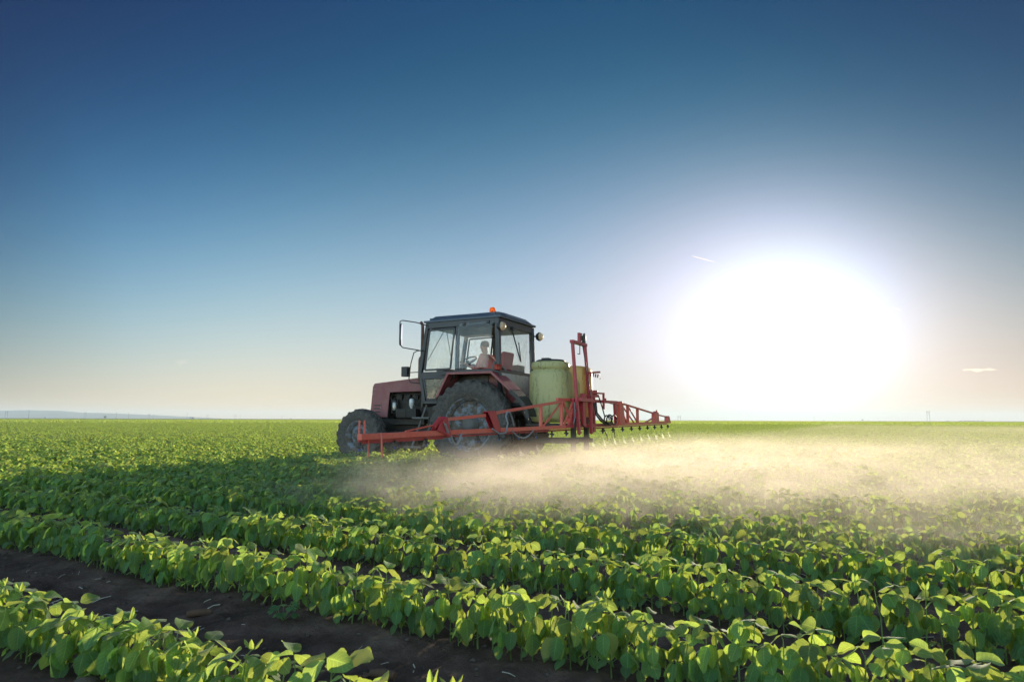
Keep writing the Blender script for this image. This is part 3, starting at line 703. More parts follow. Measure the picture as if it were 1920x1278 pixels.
# cab ---------------------------------------------------------
Y = .75
def pt(x, z, s=1, y=Y): return (x, s * y, z)
b = MB()
FT = (1.00, 2.64); FM = (1.15, 1.70); FB = (1.05, 1.155); RT = (-.47, 2.66); RB = (-.50, 1.70)
for s in (1, -1):
    b.bar(pt(*FT, s), pt(*FM, s), .07, .075, (0, 1, 0))
    b.bar(pt(FM[0], FM[1] + .02, s), pt(*FB, s), .065, .06, (0, 1, 0))
    b.bar(pt(1.08, 1.165, s), pt(.74, 1.165, s), .06, .06)
    b.bar(pt(.77, 1.15, s), pt(.45, 1.68, s), .055, .06, (0, 1, 0))
    b.bar(pt(1.14, 1.665, s), pt(.40, 1.665, s), .05, .13)
    b.bar(pt(.42, 1.725, s), pt(-.5, 1.725, s), .05, .06)
    b.bar(pt(.36, 1.72, s), pt(.345, 2.60, s), .075, .05, (0, 1, 0))
    b.bar(pt(1.02, 2.60, s), pt(-.50, 2.63, s), .06, .12)
    b.bar(pt(-.47, 2.66, s), pt(-.50, 1.55, s), .085, .085, (0, 1, 0))
    b.bar(pt(-.50, 1.56, s), pt(-.50, 1.0, s, .55), .06, .06)
b.bar((1.0, -.72, 2.61), (1.0, .72, 2.61), .07, .10); b.bar((1.145, -.72, 1.70), (1.145, .72, 1.70), .05, .06)
b.bar((-.475, -.72, 2.61), (-.475, .72, 2.61), .06, .14); b.bar((-.50, -.72, 1.71), (-.50, .72, 1.71), .06, .06)
b.bar((-.485, .45, 1.735), (-.50, .70, 1.80), .05, .05)
b.build('cab_frame', M['cab'], tr, .008)
b = MB()
b.box((-.05, 0, 1.12), (1.7, 1.02, .06)); b.box((1.16, 0, 1.38), (.03, 1.35, .60)); b.box((.28, .52, 1.38), (.9, .03, .55)); b.box((.28, -.52, 1.38), (.9, .03, .55))
b.build('cab_floor', M['cab'], tr, .004)
b = MB(); b.prism([(-.515, .70, 1.685), (-.515, -.70, 1.685), (-.515, -.62, 1.15), (-.515, .50, 1.15)], (-.012, 0, 0)); b.build('rear_panel', M['panel'], tr, .003)
b = MB()
b.hexa([(-.55, -.80, 2.675), (1.07, -.80, 2.655), (1.07, .80, 2.655), (-.55, .80, 2.675), (-.55, -.80, 2.715), (1.08, -.80, 2.695), (1.08, .80, 2.695), (-.55, .80, 2.715)])
lo = [(-.50, -.76), (.98, -.76), (1.04, -.6), (1.04, .6), (.98, .76), (-.50, .76), (-.56, .55), (-.56, -.55)]
hi = [(-.42, -.66), (.90, -.66), (.94, -.5), (.94, .5), (.90, .66), (-.42, .66), (-.47, .45), (-.47, -.45)]
nn_ = 8; vs_ = [(x, y, 2.716 - .011 * (x + .5)) for x, y in lo] + [(x, y, 2.80 - .008 * (x + .5)) for x, y in hi]
b.add(vs_, [tuple(range(nn_, 2 * nn_)), tuple(reversed(range(nn_)))] + [(i, (i + 1) % nn_, nn_ + (i + 1) % nn_, nn_ + i) for i in range(nn_)])
b.box((.96, .66, 2.735), (.10, .06, .04)).bar((-.40, .70, 2.80), (-.40, .74, 2.73), .03)
b.build('cab_roof', M['roof'], tr, .008)
b = MB(); b.box((.25, 0, 2.56), (1.40, 1.40, .05)); b.build('headliner', M['black'], tr, .01)
# glass
def pane(name, p4, parent=tr, t=.006, mt='glass'):
    p = [Vector(q) for q in p4]; nrm = (p[1] - p[0]).cross(p[3] - p[0]).normalized() * t
    bb = MB(); bb.prism(p, nrm); return bb.build(name, M[mt], parent)
for s in (1, -1):
    dr_ = empty('cab_door', (0, 0, 0), 0, tr)
    bb = MB()
    q = [(1.045, 1.765), (.95, 2.51), (.405, 2.525), (.49, 1.775)]
    for i in range(4): bb.bar((q[i][0], s * .775, q[i][1]), (q[(i + 1) % 4][0], s * .775, q[(i + 1) % 4][1]), .035, .022, (0, 1, 0))
    q = [(1.07, 1.61), (.58, 1.61), (.80, 1.215), (.98, 1.215)]
    for i in range(4): bb.bar((q[i][0], s * .775, q[i][1]), (q[(i + 1) % 4][0], s * .775, q[(i + 1) % 4][1]), .035, .022, (0, 1, 0))
    bb.build('door_frame', M['cab'], dr_, .006)
    pane('window_pane', [(1.03, s * .77, 1.775), (.94, s * .77, 2.505), (.415, s * .77, 2.515), (.50, s * .77, 1.785)], dr_)
    pane('window_pane', [(1.06, s * .77, 1.60), (.59, s * .77, 1.60), (.81, s * .77, 1.225), (.97, s * .77, 1.225)], dr_)
    bb = MB(); bb.box((.62, s * .80, 1.67), (.12, .03, .035)); bb.build('door_handle', M['black'], dr_, .005)
    # rear side window: frameless pane hinged at the top, swung a little open
    yo = .80 if s > 0 else .77
    pane('side_window', [(.44, s * (yo + .03), 1.77), (.30, s * .785, 2.60), (-.39, s * .785, 2.615), (-.31, s * (yo + .03), 1.78)])
    bb = MB(); bb.box((.20, s * .80, 2.585), (.05, .02, .05)).box((-.30, s * .80, 2.60), (.05, .02, .05)); bb.lathe([(0, .84), (.018, .84), (.018, .80)], (.06, 0, 1.84), 'Y', 10) if s > 0 else None
    bb.build('window_hinge', M['black'], tr, .003)
pane('windscreen', [(1.135, -.68, 1.74), (1.135, .68, 1.74), (1.0, .68, 2.56), (1.0, -.68, 2.56)])
pane('rear_window', [(-.51, .66, 1.76), (-.51, -.68, 1.75), (-.49, -.68, 2.53), (-.49, .68, 2.53)])
b = MB(); b.bar((-.515, .25, 2.52), (-.53, -.10, 1.95), .02, .012, (0, 1, 0)).bar((-.53, -.02, 2.30), (-.532, -.12, 1.93), .022, .01); b.tube([(-.53, -.52, 2.38), (-.57, -.50, 2.36), (-.57, -.47, 2.2), (-.53, -.50, 2.15)], .007); b.box((-.53, .25, 2.53), (.06, .10, .06))
b.build('rear_wiper', M['black'], tr)
b = MB(); b.bar((.98, .1, 2.56), (1.12, -.35, 1.98), .012, .012).bar((.99, .2, 2.56), (1.12, .55, 1.98), .012); b.build('front_wiper', M['black'], tr)
# interior
b = MB(); b.box((1.02, 0, 1.62), (.20, 1.2, .25)).box((.98, .1, 1.77), (.16, .5, .12)).tube([(.90, 0, 1.25), (.62, 0, 1.90)], .03, 10)
b.box((1.0, -.45, 1.78), (.1, .25, .10)); b.build('dashboard', M['cabin'], tr, .02)
b = MB()
cxw, czw = .56, 1.98
tl_ = V(.45, 0, 1).normalized(); ux = V(0, 1, 0); uz = tl_.cross(ux)
ring = [V(cxw, 0, czw) + (ux * math.cos(a) + uz * math.sin(a)) * .19 for a in [2 * PI * k / 28 for k in range(29)]]
b.tube(ring, .014, 8)
for a in (0, 2.1, 4.2): b.tube([V(cxw, 0, czw) - tl_ * .03, V(cxw, 0, czw) + (ux * math.cos(a) + uz * math.sin(a)) * .19], .009, 6)
b.tube([V(cxw, 0, czw) - tl_ * .10, V(cxw, 0, czw)], .025, 10)
b.build('steering_wheel', M['black'], tr)
b = MB(); b.box((.02, 0, 1.46), (.46, .48, .12)); b.hexa([(-.25, -.23, 1.48), (-.15, -.23, 1.48), (-.15, .23, 1.48), (-.25, .23, 1.48), (-.36, -.22, 2.12), (-.27, -.20, 2.12), (-.27, .20, 2.12), (-.36, .22, 2.12)])
b.build('driver_seat', M['seat'], tr, .035)
b = MB(); b.box((0, 0, 1.28), (.3, .3, .26)); b.box((-.30, -.48, 1.70), (.16, .30, .40)); b.build('seat_base', M['cabin'], tr, .01)
# fenders
for s in (1, -1):
    fe = [(.66, 1.27), (.43, 1.70), (-.45, 1.70), (-.83, 1.375)]
    b = MB(); y0, y1 = .50 * s, .975 * s
    def strip(a, c, t=.012, y0=y0, y1=y1, bb=None):
        d = (Vector((c[0], 0, c[1])) - Vector((a[0], 0, a[1]))).normalized(); nn = V(-d.z, 0, d.x) * (t if d.x < 0 else t)
        if nn.z > 0: nn = -nn
        A = [V(a[0], y0, a[1]), V(a[0], y1, a[1]), V(c[0], y1, c[1]), V(c[0], y0, c[1])]
        bb.hexa([p + nn for p in A] + A)
    for a, c in zip(fe[:-1], fe[1:]): strip(a, c, bb=b)
    # lip
    for a, c in zip(fe[:-1], fe[1:]): b.bar((a[0], y1 - s * .006, a[1] - .022), (c[0], y1 - s * .006, c[1] - .022), .012, .045, (0, 0, 1))
    # inner side wall
    b.prism([(.62, y0, 1.20), (.43, y0, 1.69), (-.45, y0, 1.69), (-.82, y0, 1.37), (-.6, y0, 1.05), (.4, y0, 1.05)], (0, .01 * s, 0))
    f_ = b.build('fender', M['fender'], tr, .004)
    b = MB(); pv_ = [(-.825, 1.37), (-.92, 1.30), (-1.02, 1.20), (-1.10, 1.10), (-1.15, 1.0), (-1.17, .90)]
    for a, c in zip(pv_[:-1], pv_[1:]): strip(a, c, .014, .54 * s, .985 * s, b)
    for a, c in zip(pv_[:-1], pv_[1:]): b.bar((a[0], .98 * s, a[1] - .03), (c[0], .98 * s, c[1] - .03), .012, .07, (0, 0, 1))
    b.build('mudguard', M['black'], tr, .004)
    b = MB(); b.box((-.545, .90 * s, 1.765), (.07, .16, .095)); b.build('tail_light', M['redlens'], tr, .01)
    b = MB(); b.box((-.50, .90 * s, 1.765), (.03, .17, .10)).box((-.50, .90 * s, 1.84), (.03, .09, .05)); b.build('tail_light_bracket', M['iron'], tr, .004)
    b = MB(); b.lathe([(0, -.07), (.055, -.055), (.082, -.01), (.085, .0)], (-.60, (.84 if s > 0 else .88) * s, 2.50), 'X', 20); b.build('work_light', M['lens'], tr)
    b = MB(); b.lathe([(.088, .0), (.09, .02), (.06, .07), (0, .08)], (-.60, (.84 if s > 0 else .88) * s, 2.50), 'X', 20); b.tube([(-.56, (.84 if s > 0 else .88) * s, 2.50), (-.50, .74 * s, 2.50)], .014); b.build('work_light_housing', M['black'], tr)
# beacon
be = empty('beacon', (-.26, .55, 2.75), 0, tr)
b = MB(); b.lathe([(.0, 0), (.06, 0), (.062, .02), (.055, .03)], (0, 0, 0), 'Z', 24); b.tube([(0, 0, -.06), (0, 0, 0)], .02).tube([(0, 0, .02), (0, 0, .09)], .018); b.build('beacon_base', M['black'], be)
b = MB(); b.lathe([(.056, .022), (.055, .10), (.048, .135), (.03, .152), (0.001, .157)], (0, 0, 0), 'Z', 28); b.build('beacon_lens', M['amber'], be)
# mirrors
mi = empty('mirror', (0, 0, 0), 0, tr)
b = MB(); b.tube([(.98, .78, 2.60), (1.15, .95, 2.655), (1.33, 1.12, 2.68), (1.365, 1.15, 2.66), (1.37, 1.15, 2.55), (1.345, 1.15, 2.21), (1.31, 1.13, 2.17), (1.10, .93, 2.13), (1.02, .79, 2.11)], .010, 8)
b.build('mirror_arm', M['black'], mi)
b = MB(); nrm_ = V(-.50, .87, 0)
cm = V(1.335, 1.13, 2.41); e1 = V(.90, .44, 0).normalized(); e1 = V(.40, -.917, 0).normalized()
def oval(rx, rz, off): return [cm + e1 * (rx * math.copysign(abs(math.cos(a)) ** .6, math.cos(a))) + V(0, 0, rz * math.copysign(abs(math.sin(a)) ** .6, math.sin(a))) + off for a in [2 * PI * k / 24 for k in range(24)]]
fnr = e1.cross(V(0, 0, 1)).normalized()
if fnr.x > 0: fnr = -fnr
A_ = oval(.078, .215, V(0, 0, 0)); B_ = oval(.068, .20, -fnr * .035)
b.add(A_ + B_, [(k, (k + 1) % 24, 24 + (k + 1) % 24, 24 + k) for k in range(24)] + [tuple(range(24, 48))]); b.build('mirror_housing', M['black'], mi)
b = MB(); b.add(oval(.068, .205, fnr * .001) + oval(.068, .205, fnr * .004), [(k, (k + 1) % 24, 24 + (k + 1) % 24, 24 + k) for k in range(24)] + [tuple(range(24, 48)), tuple(reversed(range(24)))]); b.build('mirror_glass', M['mirror'], mi)
b = MB(); b.tube([(1.06, .78, 2.14), (1.20, .80, 2.135), (1.28, .80, 2.10), (1.34, .80, 1.90), (1.38, .80, 1.60), (1.34, .80, 1.54), (1.15, .78, 1.52)], .010, 8); b.build('grab_rail', M['black'], tr)
fl_ = empty('front_lamp', (0, 0, 0), 0, tr)
b = MB(); b.box((1.575, .62, 1.76), (.13, .12, .19)); b.tube([(1.52, .62, 1.74), (1.15, .70, 1.74)], .009); b.build('lamp_housing', M['black'], fl_, .012)
b = MB(); b.box((1.645, .62, 1.76), (.012, .10, .16)); b.build('lamp_lens', M['lens'], fl_, .004)
# ladder
b = MB()
b.bar((1.09, .62, 1.12), (1.30, .80, .30), .035, .02, (0, 1, 0)).bar((.86, .62, 1.12), (1.05, .80, .30), .045, .02, (0, 1, 0))
for (xa, xb, yy, zz) in ((1.30, .92, .72, .875), (1.30, .98, .77, .60), (1.40, 1.02, .82, .335)):
    b.box(((xa + xb) / 2, yy, zz), (xa - xb, .16, .035))
b.build('step_ladder', M['iron'], tr, .004)
b = MB(); b.box((.78, .42, .92), (.55, .34, .36)); b.build('fuel_tank', M['engine'], tr, .03)

# ---------------------------------------------------------------- driver
dr = empty('person', tr.matrix_basis @ V(.03, 0, 1.52) if False else TO + TF * .05 + V(0, 0, 1.52), PI - PHI)
tag(dr, 'driver in a pink shirt leaning toward the steering wheel inside the cab', 'person')
def skin(name, verts, edges, rad, mt, parent, lv=2):
    me = bpy.data.meshes.new(name); me.from_pydata(verts, edges, []); me.materials.append(mt)
    o = bpy.data.objects.new(name, me); C.objects.link(o); o.parent = parent
    sm = o.modifiers.new('skin', 'SKIN'); sm.use_smooth_shade = True
    sv = me.skin_vertices[0].data
    for i, r_ in enumerate(rad): sv[i].radius = r_ if isinstance(r_, tuple) else (r_, r_); sv[i].use_root = (i == 0)
    ss = o.modifiers.new('sub', 'SUBSURF'); ss.levels = lv; ss.render_levels = lv
    return o
bv = [(0, 0, .06), (.02, 0, .20), (.05, 0, .36), (.09, 0, .50), (.11, 0, .575), (.125, 0, .63), (.145, 0, .70), (.14, 0, .78)]
be_ = [(i, i + 1) for i in range(7)]; br = [(.13, .16), (.12, .15), (.12, .17), (.10, .15), (.062, .062), (.066, .062), (.088, .078), (.078, .07)]
def addchain(start, ptsr):
    i0 = start
    for p, r_ in ptsr:
        bv.append(p); br.append(r_); be_.append((i0, len(bv) - 1)); i0 = len(bv) - 1
    return i0
hands = []
for s in (1, -1):
    w_ = addchain(3, [((.09, .17 * s, .53), .055), ((.17, .24 * s, .28), .042), ((.40, .17 * s, .36), .032), ((.45, .16 * s, .385), (.022, .03)), ((.49, .155 * s, .395), (.016, .034))]); hands.append(w_)
    for k, dy in enumerate((-.026, -.009, .009, .026)):
        addchain(w_, [((.515, .155 * s + dy, .400 - .002 * k), .009), ((.535, .155 * s + dy, .385), .008), ((.530, .155 * s + dy, .365), .0075)])
    addchain(w_ - 1, [((.475, .155 * s - .04 * s, .375), .010), ((.495, .155 * s - .045 * s, .360), .009)])
    addchain(0, [((.10, .10 * s, .03), .085), ((.42, .12 * s, .04), .06), ((.55, .12 * s, -.32), .045), ((.66, .12 * s, -.345), .035)])
skin('body', bv, be_, br, M['skin'], dr)
# face
b = MB(); b.lathe([(0, .0), (.013, .004), (.012, .02), (0, .035)], (.225, 0, .695), 'Z', 8)
b.build('nose', M['skin'], dr)
for s in (1, -1):
    b = MB(); b.lathe([(0, -.008), (.009, 0), (0, .008)], (.212, .03 * s, .735), 'Z', 10); b.build('eye', M['hair'], dr)
    b = MB(); b.lathe([(0, -.03), (.012, -.02), (.016, 0), (.012, .02), (0, .03)], (.145, .082 * s, .715), 'Z', 8); b.build('ear', M['skin'], dr)
b = MB(); b.box((.213, 0, .665), (.012, .045, .008)); b.build('mouth', M['seat'], dr, .003)
b = MB(); b.lathe([(.086, -.02), (.090, .02), (.082, .06), (.055, .092), (0, .104)], (.13, 0, .74), 'Z', 24)
b.build('hair', M['hair'], dr)
tv = [(0, 0, .04), (.02, 0, .20), (.05, 0, .36), (.09, 0, .50), (.105, 0, .56)]; te = [(0, 1), (1, 2), (2, 3), (3, 4)]; trd = [(.145, .175), (.135, .165), (.135, .185), (.112, .165), (.065, .07)]
for s in (1, -1):
    i0 = 3
    for p, r_ in [((.09, .17 * s, .53), .068), ((.17, .24 * s, .28), .056), ((.30, .20 * s, .32), .045)]:
        tv.append(p); trd.append(r_); te.append((i0, len(tv) - 1)); i0 = len(tv) - 1
skin('shirt', tv, te, trd, M['shirt'], dr)
tv = [(0, 0, .05), (.04, 0, .03)]; te = [(0, 1)]; trd = [(.15, .18), (.12, .15)]
for s in (1, -1):
    i0 = 1
    for p, r_ in [((.12, .10 * s, .035), .10), ((.42, .12 * s, .045), .078), ((.54, .12 * s, -.26), .06)]:
        tv.append(p); trd.append(r_); te.append((i0, len(tv) - 1)); i0 = len(tv) - 1
skin('trousers', tv, te, trd, M['trousers'], dr)

# ---------------------------------------------------------------- mounted sprayer
sp = empty('field_sprayer', TO - TF * 1.3, PI - PHI)
tag(sp, 'red boom sprayer with stained green tank mounted behind the tractor', 'sprayer')
def rb(pr_, c, rx, ry, n=40, e=.55):    # stacked superellipse sections
    vs = []; fs = []
    for (s_, z) in pr_:
        for k in range(n):
            a = 2 * PI * k / n
            vs.append((c[0] + rx * s_ * math.copysign(abs(math.cos(a)) ** e, math.cos(a)), c[1] + ry * s_ * math.copysign(abs(math.sin(a)) ** e, math.sin(a)), z))
    for i in range(len(pr_) - 1):
        for k in range(n): fs.append((i * n + k, i * n + (k + 1) % n, (i + 1) * n + (k + 1) % n, (i + 1) * n + k))
    fs.append(tuple(reversed(range(n)))); fs.append(tuple(range((len(pr_) - 1) * n, len(pr_) * n))); return vs, fs
b = MB()
b.add(*rb([(.70, .80), (.86, .82), (.97, .92), (1.0, 1.05), (1.0, 1.60), (.97, 1.67), (.90, 1.705), (.83, 1.72), (.82, 1.735), (.87, 1.75), (.895, 1.775), (.895, 1.83), (.86, 1.865), (.72, 1.88)], (0.0, .27, 0), .36, .37, e=.75), smooth=True)
b.build('tank', M['tank'], sp)
b = MB()
b.add(*rb([(.70, .82), (.9, .84), (1.0, 1.0), (1.0, 1.70), (.97, 1.78), (.88, 1.83), (.70, 1.85)], (-.08, -.60, 0), .36, .36, e=.6), smooth=True)
b.add(*rb([(.9, .90), (1.0, 1.0), (1.0, 1.50), (.9, 1.58)], (-.05, -.15, 0), .30, .34, e=.5), smooth=True)
b.build('tank_wing', M['tanky'], sp)
b = MB(); b.lathe([(.26, 0), (.265, .02), (.23, .035), (0.001, .04)], (0, .27, 1.88), 'Z', 32); b.box((.05, .35, 1.93), (.14, .14, .03)); b.build('tank_lid', M['black'], sp, .004)
# frame (three-point frame and mast)
b = MB()
b.bar((.42, .38, .48), (-.55, .38, .48), .08).bar((.42, -.38, .48), (-.55, -.38, .48), .08).bar((-.45, -.42, .50), (-.45, .42, .50), .08).bar((.36, -.42, .56), (.36, .42, .56), .08)
b.bar((.36, .38, .45), (.36, .30, 1.0), .06).bar((.36, -.38, .45), (.36, -.30, 1.0), .06)
b.box((-.05, 0, .76), (.75, 1.3, .05)).bar((-.45, .34, .30), (-.45, .34, .9), .08).bar((-.45, -.34, .30), (-.45, -.34, .9), .08)
b.build('carrier_frame', M['engine'], sp, .005)
b = MB()
for s in (1, -1):
    b.bar((-.555, .33 * s, .60), (-.44, .33 * s, 2.245), .05, .06, (0, 1, 0))
b.bar((-.44, -.37, 2.225), (-.44, .37, 2.225), .075, .055); b.bar((-.56, -.33, 1.20), (-.56, .33, 1.20), .06, .06)
b.bar((-.44, -.02, 2.22), (-.44, -.02, 2.42), .05, .05).bar((-.44, -.02, 2.405), (-.44, -.13, 2.405), .05, .03)
b.build('lift_mast', M['boomdark'], sp, .005)
b = MB(); b.lathe([(.0, -.05), (.085, -.05), (.085, -.035), (.04, -.03), (.04, .03), (.075, .035), (.075, .05), (0, .05)], (-.44, -.19, 2.345), 'X', 24).box((-.44, -.09, 2.33), (.06, .05, .10)).box((-.44, -.29, 2.32), (.06, .04, .12))
b.tube([(-.44, -.30, 2.34), (-.44, -.34, 2.34), (-.40, -.35, 2.28)], .012); b.build('winch', M['iron'], sp, .004)
b = MB(); b.tube([(-.46, .0, 2.21), (-.48, .06, 2.02), (-.48, .17, 2.02)], .008).tube([(-.44, -.16, 2.28), (-.58, -.23, 1.25)], .005, 6).tube([(-.44, -.19, 2.28), (-.58, -.25, 1.25)], .005, 6); b.build('winch_cable', M['black'], sp)
b = MB(); b.bar((-.52, -.35, 1.71), (-.52, -.92, 1.76), .045, .035)
for k in range(4): b.bar((-.52, -.45 - k * .13, 1.71), (-.52, -.42 - k * .13, 1.65), .02)
b.tube([(-.52, -.90, 1.72), (-.52, -.96, 1.67), (-.52, -.98, 1.63), (-.52, -.94, 1.63)], .006); b.build('hose_hook', M['boomdark'], sp, .003)

# boom: its own frame, s along the boom (negative = near the camera), z up, n = out behind
BA = R(27.9)
Wb = Matrix.Translation((1.25, 12.35, 0)) @ Matrix.Rotation(PI / 2 - BA, 4, 'Z')      # local x = along the boom, away from the camera; local y = towards the tractor
bpy.context.view_layer.update()
SPW = Matrix.Translation(TO - TF * 1.3) @ Matrix.Rotation(PI - PHI, 4, 'Z')
WL = SPW.inverted() @ Wb
def bz(s): return .735 + .0105 * s      # lower tube height: the boom sags to the near side
def sub(name, mt, mb, bev=.004):
    o = mb.build(name, M[mt], sp, bev); o.matrix_basis = WL; return o
b = MB()     # near wing, lower tubes
b.bar((-6.0, 0, bz(-6) - .005), (-4.45, 0, bz(-4.45)), .06, .062).bar((-4.45, 0, bz(-4.45)), (-.75, 0, bz(-.75)), .06, .058)
b.bar((-4.45, .01, .845), (-3.43, .01, .905), .04, .04).bar((-3.2, .01, .935), (-.75, .01, 1.165), .04, .042)
for s_, t_ in ((-1.69, 1.06), (-.88, 1.14)): b.bar((s_, 0, bz(s_) + .02), (s_, 0, t_), .05, .045, (0, 1, 0))
b.bar((-1.62, 0, bz(-1.6) + .02), (-.92, 0, 1.12), .025).bar((-.62, 0, bz(-.6)), (-.35, .0, 1.15), .05).bar((-.95, .05, 1.19), (-.3, .05, 1.2), .04, .05)
b.bar((-.80, 0, bz(-.8)), (-.42, 0, 1.14), .03).bar((-.40, 0, bz(-.4)), (-.80, 0, 1.14), .03)
for s_ in (-5.98, -5.90): b.tube([(s_, .02, bz(s_)), (s_, .02, bz(s_) + .165)], .011, 8)
b.tube([(-5.70, -.03, bz(-5.7) + .03), (-5.70, -.045, bz(-5.7) - .03), (-5.69, -.05, .45)], .012, 8).tube([(-5.82, .03, bz(-5.8)), (-5.80, .04, .46)], .010, 8)
sub('boom_wing', 'boom', b)
b = MB(); b.bar((-5.95, .055, bz(-5.9) - .055), (-4.4, .055, bz(-4.4) - .055), .03, .05).bar((-4.4, .055, bz(-4.4) - .055), (5.9, .055, bz(5.9) - .05), .025, .025); sub('spray_line', 'boomdark', b)
b = MB(); b.tube([(-5.25, -.02, bz(-5.25) + .035), (-4.62, 0, bz(-4.6) + .10)], .010, 8); sub('tension_rod', 'boom', b)
b = MB()     # folding hinges
b.prism([(-4.66, -.05, bz(-4.6) + .03), (-4.60, -.05, .80), (-4.47, -.05, .885), (-4.33, -.05, bz(-4.3) - .045), (-4.40, -.05, bz(-4.3) - .05)], (0, .012, 0))
b.prism([(-4.66, .05, bz(-4.6) + .03), (-4.60, .05, .80), (-4.47, .05, .885), (-4.33, .05, bz(-4.3) - .045), (-4.40, .05, bz(-4.3) - .05)], (0, -.012, 0))
b.bar((-4.60, 0, .80), (-4.47, 0, .88), .09, .012).bar((-4.44, 0, .875), (-4.345, 0, bz(-4.3) - .03), .09, .012).bar((-4.70, -.02, .75), (-4.56, -.02, .86), .03, .05)
sub('folding_hinge', 'boomdark', b)
b = MB()
b.prism([(-3.44, -.045, .955), (-3.22, -.045, .965), (-3.05, -.045, bz(-3) - .03), (-3.22, -.045, bz(-3) - .02)], (0, .012, 0)).prism([(-3.44, .045, .955), (-3.22, .045, .965), (-3.05, .045, bz(-3) - .03), (-3.22, .045, bz(-3) - .02)], (0, -.012, 0))
b.bar((-3.23, 0, .96), (-3.06, 0, bz(-3)), .08, .012).bar((-3.44, 0, .955), (-3.25, 0, .965), .08, .012)
sub('folding_hinge', 'boomdark', b)
b = MB()
for k in range(46):
    pass
hel = [V(-4.52 + .0021 * k * .55, -.062 + .018 * math.cos(k * .9), .80 - .0018 * k) + V(.018 * math.sin(k * .9), 0, 0) for k in range(64)]
b.tube(hel, .0045, 6); b.tube([(-4.55, -.062, .82), (-4.43, -.062, .68)], .006); sub('spring', 'steel', b, 0)
b = MB()     # centre frame
b.bar((-.45, -.02, 1.195), (1.86, -.02, 1.205), .05, .055).bar((-.75, -.01, bz(0) - .0), (1.9, -.01, bz(1.9)), .06, .06)
b.bar((-.42, -.02, bz(0)), (-.42, -.02, 1.17), .05).bar((1.80, -.02, bz(1.8) + .03), (1.75, -.02, 1.18), .09, .05, (0, 1, 0))
b.bar((-.35, .0, bz(0)), (-.05, 0, 1.15), .06).bar((-.05, -.06, .74), (-.05, -.06, 1.32), .14, .06, (0, 1, 0)).bar((.30, -.07, .60), (.30, -.07, 1.40), .07, .05, (0, 1, 0)).bar((.72, .05, .62), (.72, .05, 1.36), .10, .06, (0, 1, 0))
b.bar((1.02, -.05, 1.05), (1.02, -.05, 1.37), .045, .035, (0, 1, 0)).bar((.2, -.05, 1.345), (1.05, -.05, 1.355), .03).bar((.15, -.02, 1.28), (.8, -.02, 1.30), .05)
b.tube([(1.20, -.02, 1.22), (1.20, -.02, 1.27)], .022).bar((.72, .02, 1.33), (.78, .02, 1.38), .08)
sub('centre_frame', 'boomdark', b)
b = MB()     # far wing
b.bar((1.95, 0, bz(2)), (6.0, 0, bz(6)), .06, .052)
b.prism([(2.0, -.05, bz(2)), (2.32, -.05, bz(2)), (2.20, -.05, 1.19), (2.12, -.05, 1.235), (2.0, -.05, 1.22)], (0, .10, 0))
b.bar((2.15, 0, 1.20), (4.52, 0, 1.01), .04, .036).bar((4.75, 0, .985), (5.70, 0, .93), .03)
for s_, t_ in ((2.62, 1.15), (3.30, 1.10)): b.bar((s_, 0, bz(s_) + .02), (s_, 0, t_), .05, .055, (0, 1, 0))
b.bar((2.2, .02, 1.12), (2.60, .02, bz(2.6) + .02), .03).bar((2.25, 0, 1.15), (3.05, 0, bz(3) + .02), .025).bar((2.66, 0, 1.13), (3.28, 0, bz(3.3) + .03), .025).bar((3.9, 0, bz(3.9) + .02), (4.5, 0, .90), .03)
b.prism([(4.52, -.05, bz(4.5)), (4.86, -.05, bz(4.8)), (4.84, -.05, 1.03), (4.72, -.05, 1.06), (4.56, -.05, 1.01)], (0, .10, 0)).bar((4.82, 0, .98), (4.82, 0, 1.09), .03)
b.prism([(5.62, -.04, bz(5.6)), (5.93, -.04, bz(5.9)), (5.88, -.04, .93), (5.80, -.04, .955), (5.66, -.04, .95)], (0, .08, 0))
sub('boom_wing', 'boom', b)
b = MB()
def arc(a, c, sag, off=0, n=9): 
    a, c = Vector(a), Vector(c); return [a.lerp(c, t / (n - 1)) + V(0, off * math.sin(PI * t / (n - 1)), -sag * 4 * (t / (n - 1)) * (1 - t / (n - 1))) for t in range(n)]
b.tube(arc((-4.35, -.04, bz(-4.4) - .03), (-4.12, -.05, bz(-4.1) - .02), .13), .013, 8)
b.tube([(-3.35, -.06, bz(-3) + .02), (-3.20, -.09, bz(-3) - .05), (-3.02, -.09, bz(-3) - .04), (-2.96, -.09, .80), (-3.02, -.09, .90), (-2.98, -.09, .955), (-2.90, -.09, .95), (-2.80, -.08, .86), (-2.72, -.06, .76)], .012, 8)
b.tube(arc((-2.75, -.05, bz(-2.7) - .02), (-2.05, -.05, bz(-2) - .02), .11), .011, 8)
b.tube([(-.55, -.08, bz(-.5) + .05), (-.48, -.08, .9), (-.45, -.06, 1.15)], .009)
sub('hose', 'hose', b, 0)
b = MB()
for q, (rr_, oo) in enumerate(((.085, 0), (.10, .08), (.075, -.05), (.09, .16))):
    b.tube([(1.05 + oo + rr_ * 1.6 * math.cos(a), -.10 - .03 * q, .85 + rr_ * math.sin(a)) for a in [2 * PI * k / 20 for k in range(20)]], .013, 8)
b.tube([(.45, -.08, 1.15), (.42, -.12, .95), (.60, -.14, .84), (.9, -.12, .77), (1.1, -.10, .76)], .018).tube([(.5, -.09, 1.18), (.47, -.12, .98), (.68, -.14, .86), (1.0, -.12, .79)], .016)
b.tube([(.75, -.05, 1.30), (.85, -.08, 1.1), (.95, -.10, .9)], .012).tube([(-.45, -.05, 1.14), (-.40, -.09, .95), (-.2, -.10, .76), (-.05, -.10, .70)], .010)
